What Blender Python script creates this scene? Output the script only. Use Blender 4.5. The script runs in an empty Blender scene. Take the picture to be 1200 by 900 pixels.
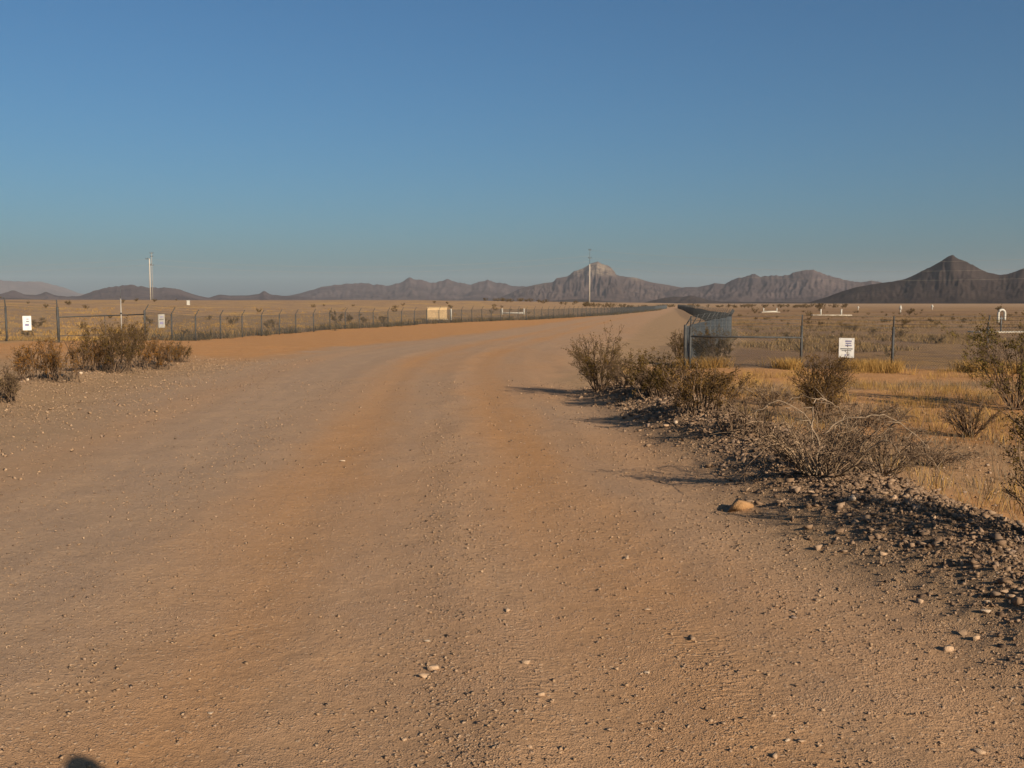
import bpy, math, numpy as np
from mathutils import Vector, Matrix

# ------------------------------------------------------------------ camera, world, sun, exposure
SC = bpy.context.scene
COL = SC.collection
F = 1167.0                      # focal length in pixels of a 1200 px wide frame (35 mm lens)
EYE = 2.1                       # lens height above the level of the plain
PITCH = math.atan(94.5 / F)
cam_d = bpy.data.cameras.new('camera')
cam_d.sensor_width = 36.0
cam_d.lens = 36.0 * F / 1200.0
cam_d.clip_start = 0.05
cam_d.clip_end = 40000.0
cam = bpy.data.objects.new('camera', cam_d)
COL.objects.link(cam)
cam.location = (0, 0, EYE)
cam.rotation_euler = (math.pi / 2 - PITCH, 0, 0)
SC.camera = cam

SUN_AZ = math.radians(36.0)     # shadows fall forward and this far to the left
SUN_EL = math.radians(24.0)
sun_dir = Vector((math.sin(SUN_AZ) * math.cos(SUN_EL), -math.cos(SUN_AZ) * math.cos(SUN_EL), math.sin(SUN_EL)))

world = bpy.data.worlds.new('World')
SC.world = world
world.use_nodes = True
wn = world.node_tree
wn.nodes.clear()
w_out = wn.nodes.new('ShaderNodeOutputWorld')
w_bg = wn.nodes.new('ShaderNodeBackground')
w_sky = wn.nodes.new('ShaderNodeTexSky')
w_sky.sky_type = 'NISHITA'
w_sky.sun_disc = False
w_sky.sun_elevation = SUN_EL
w_sky.sun_rotation = math.pi - SUN_AZ
w_sky.altitude = 300.0
w_sky.air_density = 1.15
w_sky.dust_density = 2.5
w_sky.ozone_density = 8.5
w_bg.inputs['Strength'].default_value = 0.05
w_tint = wn.nodes.new('ShaderNodeMix')           # the camera's slightly teal rendering of the whole sky
w_tint.data_type = 'RGBA'
w_tint.blend_type = 'MULTIPLY'
w_tint.inputs[0].default_value = 1.0
w_tint.inputs[7].default_value = (0.86, 1.0, 0.94, 1.0)
wn.links.new(w_sky.outputs[0], w_tint.inputs[6])
wn.links.new(w_tint.outputs[2], w_bg.inputs[0])
wn.links.new(w_bg.outputs[0], w_out.inputs[0])

sun_d = bpy.data.lights.new('sun', 'SUN')
sun_d.energy = 5.0
sun_d.angle = math.radians(0.5)
sun_d.color = (1.0, 0.83, 0.61)
sun = bpy.data.objects.new('sun', sun_d)
COL.objects.link(sun)
sun.location = sun_dir * 60
sun.rotation_euler = (-sun_dir).to_track_quat('-Z', 'Y').to_euler()

SC.view_settings.view_transform = 'Standard'
SC.view_settings.look = 'None'
SC.view_settings.exposure = 0.75
SC.view_settings.gamma = 1.0
SC.view_settings.use_curve_mapping = False
SC.cycles.max_bounces = 4
SC.cycles.diffuse_bounces = 2
SC.cycles.volume_bounces = 1
SC.cycles.use_denoising = True
SC.cycles.transparent_max_bounces = 8

RNG = np.random.default_rng(11)


# ------------------------------------------------------------------ small helpers
def sstep(a, b, x):
    t = np.clip((np.asarray(x, float) - a) / (b - a), 0, 1)
    return t * t * (3 - 2 * t)


def _hash(ix, iy, seed):
    h = (ix.astype(np.int64) * 374761393 + iy.astype(np.int64) * 668265263 + seed * 1442695041) & 0xFFFFFFFF
    h = ((h ^ (h >> 13)) * 1274126177) & 0xFFFFFFFF
    h = (h ^ (h >> 16)) & 0xFFFFFFFF
    return h.astype(np.float64) / 4294967295.0


def vnoise(x, y, seed=0):
    x = np.asarray(x, float)
    y = np.asarray(y, float)
    x, y = np.broadcast_arrays(x, y)
    ix = np.floor(x)
    iy = np.floor(y)
    fx = x - ix
    fy = y - iy
    ux = fx * fx * fx * (fx * (fx * 6 - 15) + 10)
    uy = fy * fy * fy * (fy * (fy * 6 - 15) + 10)
    a = _hash(ix, iy, seed)
    b = _hash(ix + 1, iy, seed)
    c = _hash(ix, iy + 1, seed)
    d = _hash(ix + 1, iy + 1, seed)
    return (a + (b - a) * ux) * (1 - uy) + (c + (d - c) * ux) * uy


def fbm(x, y, octv=4, seed=0, gain=0.5):
    v = 0.0
    amp = 1.0
    tot = 0.0
    for k in range(octv):
        v = v + amp * (vnoise(x * 2 ** k + 17.3 * k, y * 2 ** k - 9.1 * k, seed + k) * 2 - 1)
        tot += amp
        amp *= gain
    return v / tot


def mesh_np(name, verts, tris=None, quads=None, smooth=False, attrs=None):
    verts = np.ascontiguousarray(verts, np.float32)
    me = bpy.data.meshes.new(name)
    me.vertices.add(len(verts))
    me.vertices.foreach_set('co', verts.ravel())
    loops = []
    starts = []
    n = 0
    for arr, k in ((tris, 3), (quads, 4)):
        if arr is not None and len(arr):
            arr = np.ascontiguousarray(arr, np.int32)
            loops.append(arr.ravel())
            starts.append(np.arange(len(arr), dtype=np.int32) * k + n)
            n += arr.size
    loops = np.concatenate(loops)
    starts = np.concatenate(starts)
    me.loops.add(len(loops))
    me.loops.foreach_set('vertex_index', loops)
    me.polygons.add(len(starts))
    me.polygons.foreach_set('loop_start', starts)
    if smooth:
        me.polygons.foreach_set('use_smooth', np.ones(len(starts), bool))
    me.update(calc_edges=True)
    if attrs:
        for an, av in attrs.items():
            at = me.attributes.new(an, 'FLOAT', 'POINT')
            at.data.foreach_set('value', np.ascontiguousarray(av, np.float32))
    return me


def link(name, me, mat=None, parent=None, loc=(0, 0, 0), rot=(0, 0, 0), scale=(1, 1, 1)):
    o = bpy.data.objects.new(name, me)
    COL.objects.link(o)
    if mat is not None and me is not None and not me.materials:
        me.materials.append(mat)
    o.parent = parent
    o.location = loc
    o.rotation_euler = rot
    o.scale = scale
    return o


def tag(o, label, cat, group=None):
    o['label'] = label
    o['category'] = cat
    if group:
        o['group'] = group
    return o


def kind(o, k, label=None):
    o['kind'] = k
    if label:
        o['label'] = label
    return o


def empty(name, loc, label, cat, group=None, rotz=0.0):
    o = bpy.data.objects.new(name, None)
    COL.objects.link(o)
    o.empty_display_size = 0.2
    o.location = loc
    o.rotation_euler = (0, 0, rotz)
    return tag(o, label, cat, group)


def tubes(P, R, sides=3):
    """P (N,K,3) polylines, R (N,K) radii -> verts, quads (+ end tris)"""
    P = np.asarray(P, float)
    R = np.asarray(R, float)
    N, K, _ = P.shape
    T = np.gradient(P, axis=1)
    T /= np.linalg.norm(T, axis=2, keepdims=True) + 1e-9
    ref = np.where(np.abs(T[..., 2:3]) > 0.9, np.array([1.0, 0, 0]), np.array([0, 0, 1.0]))
    U = np.cross(T, ref)
    U /= np.linalg.norm(U, axis=2, keepdims=True) + 1e-9
    V = np.cross(T, U)
    a = np.arange(sides) * 2 * np.pi / sides
    ring = (U[:, :, None, :] * np.cos(a)[None, None, :, None] + V[:, :, None, :] * np.sin(a)[None, None, :, None]) * R[:, :, None, None]
    vs = (P[:, :, None, :] + ring).reshape(-1, 3)
    idx = np.arange(N * K * sides).reshape(N, K, sides)
    nx = np.roll(idx, -1, axis=2)
    q = np.stack([idx[:, :-1], nx[:, :-1], nx[:, 1:], idx[:, 1:]], axis=-1).reshape(-1, 4)
    return vs, q


def cyl(r0, r1, h, n=10, z0=0.0, bevel=0.0):
    """closed tapered cylinder along z -> verts, tris, quads"""
    a = np.arange(n) * 2 * np.pi / n
    prof = [(r0, z0), (r1, z0 + h - bevel), (r1 - bevel, z0 + h)] if bevel else [(r0, z0), (r1, z0 + h)]
    vs = [np.stack([r * np.cos(a), r * np.sin(a), np.full(n, z)], 1) for r, z in prof]
    m = len(prof)
    vs = np.concatenate(vs + [np.array([[0, 0, z0], [0, 0, z0 + h]])])
    i = np.arange(n)
    j = (i + 1) % n
    q = np.concatenate([np.stack([k * n + i, k * n + j, (k + 1) * n + j, (k + 1) * n + i], 1) for k in range(m - 1)])
    t = np.concatenate([np.stack([j, i, np.full(n, m * n)], 1), np.stack([(m - 1) * n + i, (m - 1) * n + j, np.full(n, m * n + 1)], 1)])
    return vs, t, q


def cyl_mesh(name, *a, **k):
    v, t, q = cyl(*a, **k)
    return mesh_np(name, v, t, q)


def box_mesh(name, sx, sy, sz, z0=0.0, bevel=0.01):
    """bevelled box, centred on x and y, standing on z0"""
    import bmesh
    bm = bmesh.new()
    bmesh.ops.create_cube(bm, size=1.0)
    for v in bm.verts:
        v.co = Vector((v.co.x * sx, v.co.y * sy, (v.co.z + 0.5) * sz + z0))
    if bevel:
        bmesh.ops.bevel(bm, geom=list(bm.edges), offset=bevel, segments=2, affect='EDGES')
    me = bpy.data.meshes.new(name)
    bm.to_mesh(me)
    bm.free()
    return me


def tube_mesh(name, pts, r, sides=8):
    P = np.asarray(pts, float)[None]
    rr = np.full((1, P.shape[1]), r) if np.isscalar(r) else np.asarray(r, float)[None]
    v, q = tubes(P, rr, sides)
    K = P.shape[1]
    caps = []
    for ring, flip in ((0, True), (K - 1, False)):
        idx = np.arange(sides) + ring * sides
        for k in range(1, sides - 1):
            tri = (idx[0], idx[k], idx[k + 1])
            caps.append(tri[::-1] if flip else tri)
    return mesh_np(name, v, np.array(caps), q, smooth=True)


def ico(sub=1):
    import bmesh
    bm = bmesh.new()
    bmesh.ops.create_icosphere(bm, subdivisions=sub, radius=1.0)
    bm.verts.ensure_lookup_table()
    v = np.array([p.co[:] for p in bm.verts])
    f = np.array([[q.index for q in p.verts] for p in bm.faces])
    bm.free()
    return v, f


# ------------------------------------------------------------------ materials
def new_mat(name):
    m = bpy.data.materials.new(name)
    m.use_nodes = True
    nt = m.node_tree
    b = nt.nodes['Principled BSDF']
    b.inputs['Specular IOR Level'].default_value = 0.25
    return m, nt, b


def N(nt, typ, **kw):
    n = nt.nodes.new(typ)
    for k, v in kw.items():
        setattr(n, k, v)
    return n


def L(nt, a, b):
    nt.links.new(a, b)


def mathn(nt, op, a, b=None, clamp=False):
    n = N(nt, 'ShaderNodeMath', operation=op)
    n.use_clamp = clamp
    for i, v in enumerate((a, b)):
        if v is None:
            continue
        if isinstance(v, (int, float)):
            n.inputs[i].default_value = v
        else:
            L(nt, v, n.inputs[i])
    return n.outputs[0]


def mixc(nt, fac, a, b, blend='MIX'):
    n = N(nt, 'ShaderNodeMix', data_type='RGBA', blend_type=blend)
    for key, v in ((0, fac), (6, a), (7, b)):
        if isinstance(v, (int, float)):
            n.inputs[key].default_value = v
        elif isinstance(v, tuple):
            n.inputs[key].default_value = (*v, 1.0)
        else:
            L(nt, v, n.inputs[key])
    return n.outputs[2]


def noise(nt, vec, scale, detail=4.0, rough=0.55, dist=0.0):
    n = N(nt, 'ShaderNodeTexNoise')
    n.inputs['Scale'].default_value = scale
    n.inputs['Detail'].default_value = detail
    n.inputs['Roughness'].default_value = rough
    n.inputs['Distortion'].default_value = dist
    L(nt, vec, n.inputs['Vector'])
    return n.outputs[0]


def ramp(nt, fac, lo, hi):
    n = N(nt, 'ShaderNodeMapRange', interpolation_type='SMOOTHSTEP')
    n.inputs['From Min'].default_value = lo
    n.inputs['From Max'].default_value = hi
    L(nt, fac, n.inputs['Value'])
    return n.outputs[0]


def attr(nt, name):
    return N(nt, 'ShaderNodeAttribute', attribute_name=name).outputs['Fac']


def simple_mat(name, c1, c2, scale=6.0, rough=0.8, metal=0.0, bump=0.0, spec=0.25, coords='Object', lo=0.35, hi=0.65):
    m, nt, b = new_mat(name)
    tc = N(nt, 'ShaderNodeTexCoord').outputs[coords]
    nz = noise(nt, tc, scale, 5.0, 0.6)
    L(nt, mixc(nt, ramp(nt, nz, lo, hi), c1, c2), b.inputs['Base Color'])
    b.inputs['Roughness'].default_value = rough
    b.inputs['Metallic'].default_value = metal
    b.inputs['Specular IOR Level'].default_value = spec
    if bump:
        bp = N(nt, 'ShaderNodeBump')
        bp.inputs['Strength'].default_value = bump
        bp.inputs['Distance'].default_value = 0.02
        L(nt, nz, bp.inputs['Height'])
        L(nt, bp.outputs[0], b.inputs['Normal'])
    return m


def tint_mat(name, cols, rough=0.9, trans=0.0, bump=0.0):
    """colour picked per piece by the 'tint' attribute along the list of colours"""
    m, nt, b = new_mat(name)
    t = attr(nt, 'tint')
    r = N(nt, 'ShaderNodeValToRGB')
    el = r.color_ramp.elements
    el[0].position = 0.0
    el[0].color = (*cols[0], 1)
    el[1].position = 1.0
    el[1].color = (*cols[-1], 1)
    for k, c in enumerate(cols[1:-1], 1):
        e = el.new(k / (len(cols) - 1))
        e.color = (*c, 1)
    L(nt, t, r.inputs[0])
    geo = N(nt, 'ShaderNodeNewGeometry').outputs['Position']
    nz = noise(nt, geo, 30.0, 4.0)
    col = mixc(nt, 0.5, r.outputs[0], mixc(nt, nz, (0.55, 0.55, 0.55), (1.35, 1.35, 1.35)), 'MULTIPLY')
    L(nt, col, b.inputs['Base Color'])
    b.inputs['Roughness'].default_value = rough
    b.inputs['Specular IOR Level'].default_value = 0.15
    if trans:
        tr = N(nt, 'ShaderNodeBsdfTranslucent')
        L(nt, col, tr.inputs['Color'])
        mx = N(nt, 'ShaderNodeMixShader')
        mx.inputs[0].default_value = trans
        L(nt, b.outputs[0], mx.inputs[1])
        L(nt, tr.outputs[0], mx.inputs[2])
        L(nt, mx.outputs[0], nt.nodes['Material Output'].inputs['Surface'])
    if bump:
        bp = N(nt, 'ShaderNodeBump')
        bp.inputs['Strength'].default_value = bump
        bp.inputs['Distance'].default_value = 0.01
        L(nt, nz, bp.inputs['Height'])
        L(nt, bp.outputs[0], b.inputs['Normal'])
    return m


def ground_material():
    m, nt, b = new_mat('desert_soil')
    pos = N(nt, 'ShaderNodeNewGeometry').outputs['Position']
    road, orange, plain, s, tread, rocky = (attr(nt, a) for a in ('road', 'orange', 'plain', 'across', 'tread', 'rocky'))
    n_big = noise(nt, pos, 0.35, 5.0, 0.6)
    n_mid = noise(nt, pos, 2.2, 5.0, 0.6)
    n_fine = noise(nt, pos, 22.0, 5.0, 0.65)
    n_grit = noise(nt, pos, 120.0, 3.0, 0.6)
    # streaks that run along the road
    comb = N(nt, 'ShaderNodeCombineXYZ')
    L(nt, mathn(nt, 'MULTIPLY', s, 2.4), comb.inputs[0])
    sep = N(nt, 'ShaderNodeSeparateXYZ')
    L(nt, pos, sep.inputs[0])
    L(nt, mathn(nt, 'MULTIPLY', sep.outputs[1], 0.10), comb.inputs[1])
    n_str = noise(nt, comb.outputs[0], 1.0, 5.0, 0.6)
    # stones pressed into the surface
    vor = N(nt, 'ShaderNodeTexVoronoi', feature='F1')
    vor.inputs['Scale'].default_value = 34.0
    vor.inputs['Randomness'].default_value = 1.0
    L(nt, pos, vor.inputs['Vector'])
    vsep = N(nt, 'ShaderNodeSeparateColor')
    L(nt, vor.outputs['Color'], vsep.inputs[0])
    cellv = vsep.outputs[0]
    stone = mathn(nt, 'MULTIPLY', ramp(nt, cellv, 0.62, 0.70), ramp(nt, vor.outputs['Distance'], 0.42, 0.25))
    grey = mixc(nt, ramp(nt, n_str, 0.35, 0.65), (0.275, 0.186, 0.120), (0.325, 0.216, 0.136))
    grey = mixc(nt, ramp(nt, n_mid, 0.3, 0.75), grey, (0.300, 0.206, 0.140))
    org = mixc(nt, ramp(nt, n_mid, 0.3, 0.7), (0.330, 0.166, 0.064), (0.370, 0.192, 0.080))
    shoulder = mixc(nt, ramp(nt, n_mid, 0.35, 0.65), (0.245, 0.160, 0.090), (0.300, 0.192, 0.108))
    # the plain: bare tan soil, dry straw and dark litter in patches
    pl = mixc(nt, ramp(nt, n_big, 0.38, 0.62), (0.235, 0.152, 0.092), (0.295, 0.188, 0.098))
    n_pl = noise(nt, pos, 0.09, 6.0, 0.65)
    pl = mixc(nt, ramp(nt, n_pl, 0.50, 0.64), pl, (0.345, 0.215, 0.088))
    pl = mixc(nt, mathn(nt, 'MULTIPLY', ramp(nt, noise(nt, pos, 0.7, 5.0, 0.7), 0.50, 0.64), 0.6), pl, (0.135, 0.090, 0.062))
    # the right-hand plain carries more dark litter and gravel than the left
    pl = mixc(nt, attr(nt, 'litter'), pl, (0.58, 0.50, 0.44), 'MULTIPLY')
    base = mixc(nt, road, shoulder, grey)
    o_f = mathn(nt, 'MULTIPLY', orange, mathn(nt, 'ADD', 0.62, mathn(nt, 'MULTIPLY', n_str, 0.7)), clamp=True)
    base = mixc(nt, o_f, base, org)
    base = mixc(nt, plain, base, pl)
    base = mixc(nt, mathn(nt, 'MULTIPLY', attr(nt, 'berm'), ramp(nt, n_fine, 0.25, 0.6)), base, (0.135, 0.088, 0.056))
    # pebble and grit colour
    peb = mixc(nt, vsep.outputs[1], (0.20, 0.135, 0.10), (0.46, 0.34, 0.235))
    base = mixc(nt, mathn(nt, 'MULTIPLY', stone, mathn(nt, 'ADD', 0.5, mathn(nt, 'MULTIPLY', rocky, 0.4))), base, peb)
    base = mixc(nt, 0.8, base, mixc(nt, n_fine, (0.66, 0.66, 0.66), (1.34, 1.34, 1.34)), 'MULTIPLY')
    base = mixc(nt, 0.6, base, mixc(nt, n_grit, (0.55, 0.55, 0.55), (1.45, 1.45, 1.45)), 'MULTIPLY')
    L(nt, base, b.inputs['Base Color'])
    b.inputs['Roughness'].default_value = 0.95
    b.inputs['Specular IOR Level'].default_value = 0.12
    vor2 = N(nt, 'ShaderNodeTexVoronoi', feature='F1')
    vor2.inputs['Scale'].default_value = 95.0
    L(nt, pos, vor2.inputs['Vector'])
    grit2 = ramp(nt, vor2.outputs['Distance'], 0.55, 0.15)
    # relief: grit, stones, tread prints
    wv = N(nt, 'ShaderNodeTexWave', wave_type='BANDS', bands_direction='Y')
    wv.inputs['Scale'].default_value = 5.5
    wv.inputs['Distortion'].default_value = 9.0
    wv.inputs['Detail'].default_value = 2.0
    wv.inputs['Detail Scale'].default_value = 2.5
    L(nt, pos, wv.inputs['Vector'])
    hgt = mathn(nt, 'MULTIPLY', n_fine, 0.7)
    hgt = mathn(nt, 'ADD', hgt, mathn(nt, 'MULTIPLY', n_grit, 0.45))
    hgt = mathn(nt, 'ADD', hgt, mathn(nt, 'MULTIPLY', mathn(nt, 'MULTIPLY', grit2, ramp(nt, n_mid, 0.38, 0.62)), mathn(nt, 'SUBTRACT', 0.42, mathn(nt, 'MULTIPLY', orange, 0.3))))
    hgt = mathn(nt, 'ADD', hgt, mathn(nt, 'MULTIPLY', n_mid, 1.2))
    hgt = mathn(nt, 'ADD', hgt, mathn(nt, 'MULTIPLY', stone, mathn(nt, 'ADD', 0.22, mathn(nt, 'MULTIPLY', rocky, 0.7))))
    hgt = mathn(nt, 'ADD', hgt, mathn(nt, 'MULTIPLY', mathn(nt, 'MULTIPLY', wv.outputs['Fac'], tread), 0.36))
    bp = N(nt, 'ShaderNodeBump')
    bp.inputs['Strength'].default_value = 0.75
    bp.inputs['Distance'].default_value = 0.022
    L(nt, hgt, bp.inputs['Height'])
    L(nt, bp.outputs[0], b.inputs['Normal'])
    return m


def mountain_material(name, c1, c2, pale=None, scale=0.004):
    m, nt, b = new_mat(name)
    pos = N(nt, 'ShaderNodeNewGeometry').outputs['Position']
    n1 = noise(nt, pos, scale, 7.0, 0.62)
    n2 = noise(nt, pos, scale * 7, 5.0, 0.65)
    c = mixc(nt, ramp(nt, n1, 0.35, 0.65), c1, c2)
    c = mixc(nt, 0.8, c, mixc(nt, n2, (0.5, 0.5, 0.5), (1.5, 1.5, 1.5)), 'MULTIPLY')
    if pale:
        pf = mathn(nt, 'MULTIPLY', attr(nt, 'pale'), ramp(nt, n2, 0.36, 0.6))
        c = mixc(nt, pf, c, pale)
    L(nt, c, b.inputs['Base Color'])
    b.inputs['Roughness'].default_value = 1.0
    b.inputs['Specular IOR Level'].default_value = 0.0
    bp = N(nt, 'ShaderNodeBump')
    bp.inputs['Strength'].default_value = 0.6
    bp.inputs['Distance'].default_value = 0.02 / scale
    L(nt, n2, bp.inputs['Height'])
    L(nt, bp.outputs[0], b.inputs['Normal'])
    return m


M_GROUND = ground_material()
M_STONE = tint_mat('loose_stone', [(0.15, 0.098, 0.066), (0.22, 0.145, 0.092), (0.26, 0.170, 0.102), (0.30, 0.205, 0.132), (0.22, 0.155, 0.112)], bump=0.4)
M_BERM = tint_mat('berm_stone', [(0.085, 0.056, 0.038), (0.15, 0.097, 0.062), (0.18, 0.117, 0.074), (0.26, 0.178, 0.118), (0.135, 0.094, 0.068)], bump=0.4)
M_ROCK = simple_mat('tan_rock', (0.30, 0.20, 0.13), (0.48, 0.33, 0.21), 9.0, 0.9, bump=0.5)
M_CLOD = simple_mat('orange_clod', (0.26, 0.145, 0.066), (0.35, 0.20, 0.095), 14.0, 0.95, bump=0.6)
M_ROCK_PALE = simple_mat('pale_rock', (0.36, 0.27, 0.19), (0.47, 0.365, 0.27), 9.0, 0.9, bump=0.5)
M_ROCK_DARK = simple_mat('dark_rock', (0.16, 0.115, 0.09), (0.30, 0.215, 0.16), 9.0, 0.9, bump=0.5)
M_STEM = tint_mat('twig_bark', [(0.06, 0.039, 0.026), (0.10, 0.064, 0.041), (0.155, 0.105, 0.068)])
M_DEAD = tint_mat('dead_twigs', [(0.090, 0.058, 0.037), (0.155, 0.103, 0.066), (0.25, 0.18, 0.118)])
M_LEAF = tint_mat('creosote_leaf', [(0.040, 0.028, 0.008), (0.088, 0.055, 0.013), (0.140, 0.078, 0.017)], trans=0.25)
M_LEAF_O = tint_mat('rusty_leaf', [(0.075, 0.046, 0.014), (0.175, 0.082, 0.016), (0.27, 0.112, 0.018)], trans=0.25)
M_LEAF_B = tint_mat('brown_leaf', [(0.045, 0.030, 0.011), (0.105, 0.060, 0.016), (0.17, 0.088, 0.020)], trans=0.25)
M_LEAF_Y = tint_mat('olive_leaf', [(0.055, 0.044, 0.012), (0.125, 0.092, 0.022), (0.20, 0.135, 0.030)], trans=0.25)
M_SCRUB = tint_mat('scrub_leaf', [(0.070, 0.048, 0.026), (0.12, 0.080, 0.038), (0.165, 0.11, 0.05)], trans=0.15)
M_GRASS = tint_mat('dry_grass', [(0.20, 0.115, 0.038), (0.36, 0.215, 0.068), (0.46, 0.29, 0.10)], trans=0.3)
M_WEED = tint_mat('grey_weed', [(0.085, 0.068, 0.048), (0.15, 0.115, 0.075), (0.22, 0.165, 0.10)], trans=0.15)
M_MIXED = tint_mat('mixed_dry_growth', [(0.11, 0.078, 0.046), (0.17, 0.115, 0.06), (0.20, 0.130, 0.06), (0.30, 0.19, 0.07)], trans=0.2)
M_FWEED = tint_mat('fence_weed', [(0.05, 0.042, 0.028), (0.085, 0.068, 0.044), (0.13, 0.10, 0.062)], trans=0.1)
M_GALV = simple_mat('weathered_galvanised_steel', (0.036, 0.037, 0.038), (0.060, 0.061, 0.062), 8.0, 0.7, 0.2)
M_WIRE = simple_mat('dull_wire', (0.050, 0.057, 0.062), (0.080, 0.088, 0.095), 20.0, 0.7, 0.2)
M_WIRE_R = simple_mat('clean_galvanised_wire', (0.070, 0.082, 0.092), (0.10, 0.114, 0.125), 20.0, 0.6, 0.2)
M_POLE = simple_mat('pale_steel_pole', (0.32, 0.285, 0.245), (0.39, 0.35, 0.30), 0.5, 0.6, 0.1)
M_POLE_D = simple_mat('grey_wooden_pole', (0.20, 0.185, 0.17), (0.28, 0.26, 0.235), 0.8, 0.9)
M_DARKMETAL = simple_mat('dark_fitting', (0.06, 0.065, 0.07), (0.11, 0.115, 0.12), 3.0, 0.6, 0.2)
M_WHITE = simple_mat('white_paint', (0.34, 0.325, 0.29), (0.42, 0.40, 0.365), 5.0, 0.6)
M_SIGN = simple_mat('white_sign_face', (0.50, 0.49, 0.475), (0.58, 0.57, 0.555), 5.0, 0.5)
M_SIGN_D = simple_mat('dusty_sign_face', (0.22, 0.21, 0.195), (0.28, 0.27, 0.25), 9.0, 0.6)
M_PRINT = simple_mat('faded_sign_print', (0.12, 0.12, 0.22), (0.20, 0.19, 0.28), 30.0, 0.7)
M_PRINT_D = simple_mat('dark_sign_print', (0.05, 0.05, 0.06), (0.10, 0.10, 0.11), 30.0, 0.7)
M_CONC = simple_mat('pale_concrete', (0.33, 0.29, 0.235), (0.41, 0.365, 0.30), 2.0, 0.9, bump=0.2)
M_TAN = simple_mat('tan_painted_metal', (0.36, 0.25, 0.135), (0.41, 0.29, 0.16), 1.5, 0.6)
M_TAN_D = simple_mat('tan_metal_trim', (0.30, 0.22, 0.13), (0.36, 0.27, 0.16), 2.0, 0.6)

# ------------------------------------------------------------------ the lie of the land
_cy = np.array([-60, -10, -3, 4.7, 8.6, 14.5, 22, 28, 35, 45, 53, 61, 90, 127, 300, 545, 1000, 12000.0])
_cx = np.array([3.5, 0.7, 0.1, -.55, -.85, -1.25, -1.75, -2.0, -1.9, -1.0, 0.1, 1.3, 5.7, 11.7, 42, 85, 165, 2100.0])
_ty = np.concatenate([np.arange(-60, 700, 0.5), np.arange(700, 12000, 50.0)])
_tx = np.interp(_ty, _cy, _cx)
_k = np.hanning(17)
_k /= _k.sum()
_pad = np.concatenate([np.full(8, _tx[0]), _tx, np.full(8, _tx[-1])])
_sm = np.convolve(_pad, _k, 'valid')
_tx = np.where(_ty < 690, _sm, _tx)
_ts = np.gradient(_tx, _ty)

FENCE_L = np.array([(-26.2, 37.6), (-23.2, 38.4), (-19.95, 39.35), (-18.2, 40.0), (-17.3, 47.0), (-17.3, 50.7), (-17.3, 54.5), (-17.3, 59.2),
                    (-15.5, 71), (-12.3, 85), (-8.6, 97), (-2.4, 115), (4.6, 134), (17.5, 178), (40.8, 285), (62, 400)])
FENCE_R = np.array([(5.65, 32.5), (9.0, 45), (13.4, 61), (16.6, 76), (19.6, 95), (30, 165), (53, 310), (68, 410)])


def centre(y):
    return np.interp(y, _ty, _tx)


def across(x, y):
    sl = np.interp(y, _ty, _ts)
    return (x - centre(y)) / np.sqrt(1 + sl * sl)


def left_fence_x(y):
    return np.where(y < 40, -18.6, np.interp(y, FENCE_L[3:, 1], FENCE_L[3:, 0]) + np.maximum(y - 400, 0) * 0.18)


def right_fence_x(y):
    return np.where(y < 31.5, 1e5, np.interp(y, FENCE_R[:, 1], FENCE_R[:, 0]) + np.maximum(y - 410, 0) * 0.16)


def road_edges(y):
    r = np.interp(y, [0, 22, 32, 61, 127, 400], [3.0, 2.9, 4.0, 6.0, 6.0, 6.0])
    l = np.interp(y, [0, 8.6, 12.8, 20, 26, 42, 58, 120, 400], [-4.4, -4.4, -5.0, -5.6, -6.0, -6.0, -5.0, -4.0, -4.0])
    return l, r


def berm_amount(x, y, s):
    win = sstep(-4, 2, y) * sstep(22.0, 19.5, y)
    ctr = 4.05 + 0.35 * (vnoise(y * 0.35, y * 0 + 3.3, 5) - 0.5)
    lump = 0.72 + 0.5 * vnoise(y * 0.55, s * 0.5, 8)
    gap = 1 - 0.3 * np.exp(-((y - 14.3) / 0.7) ** 2)
    a = np.exp(-(np.abs(s - ctr) / 0.86) ** 2.6)
    return win * a * lump * gap


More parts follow.
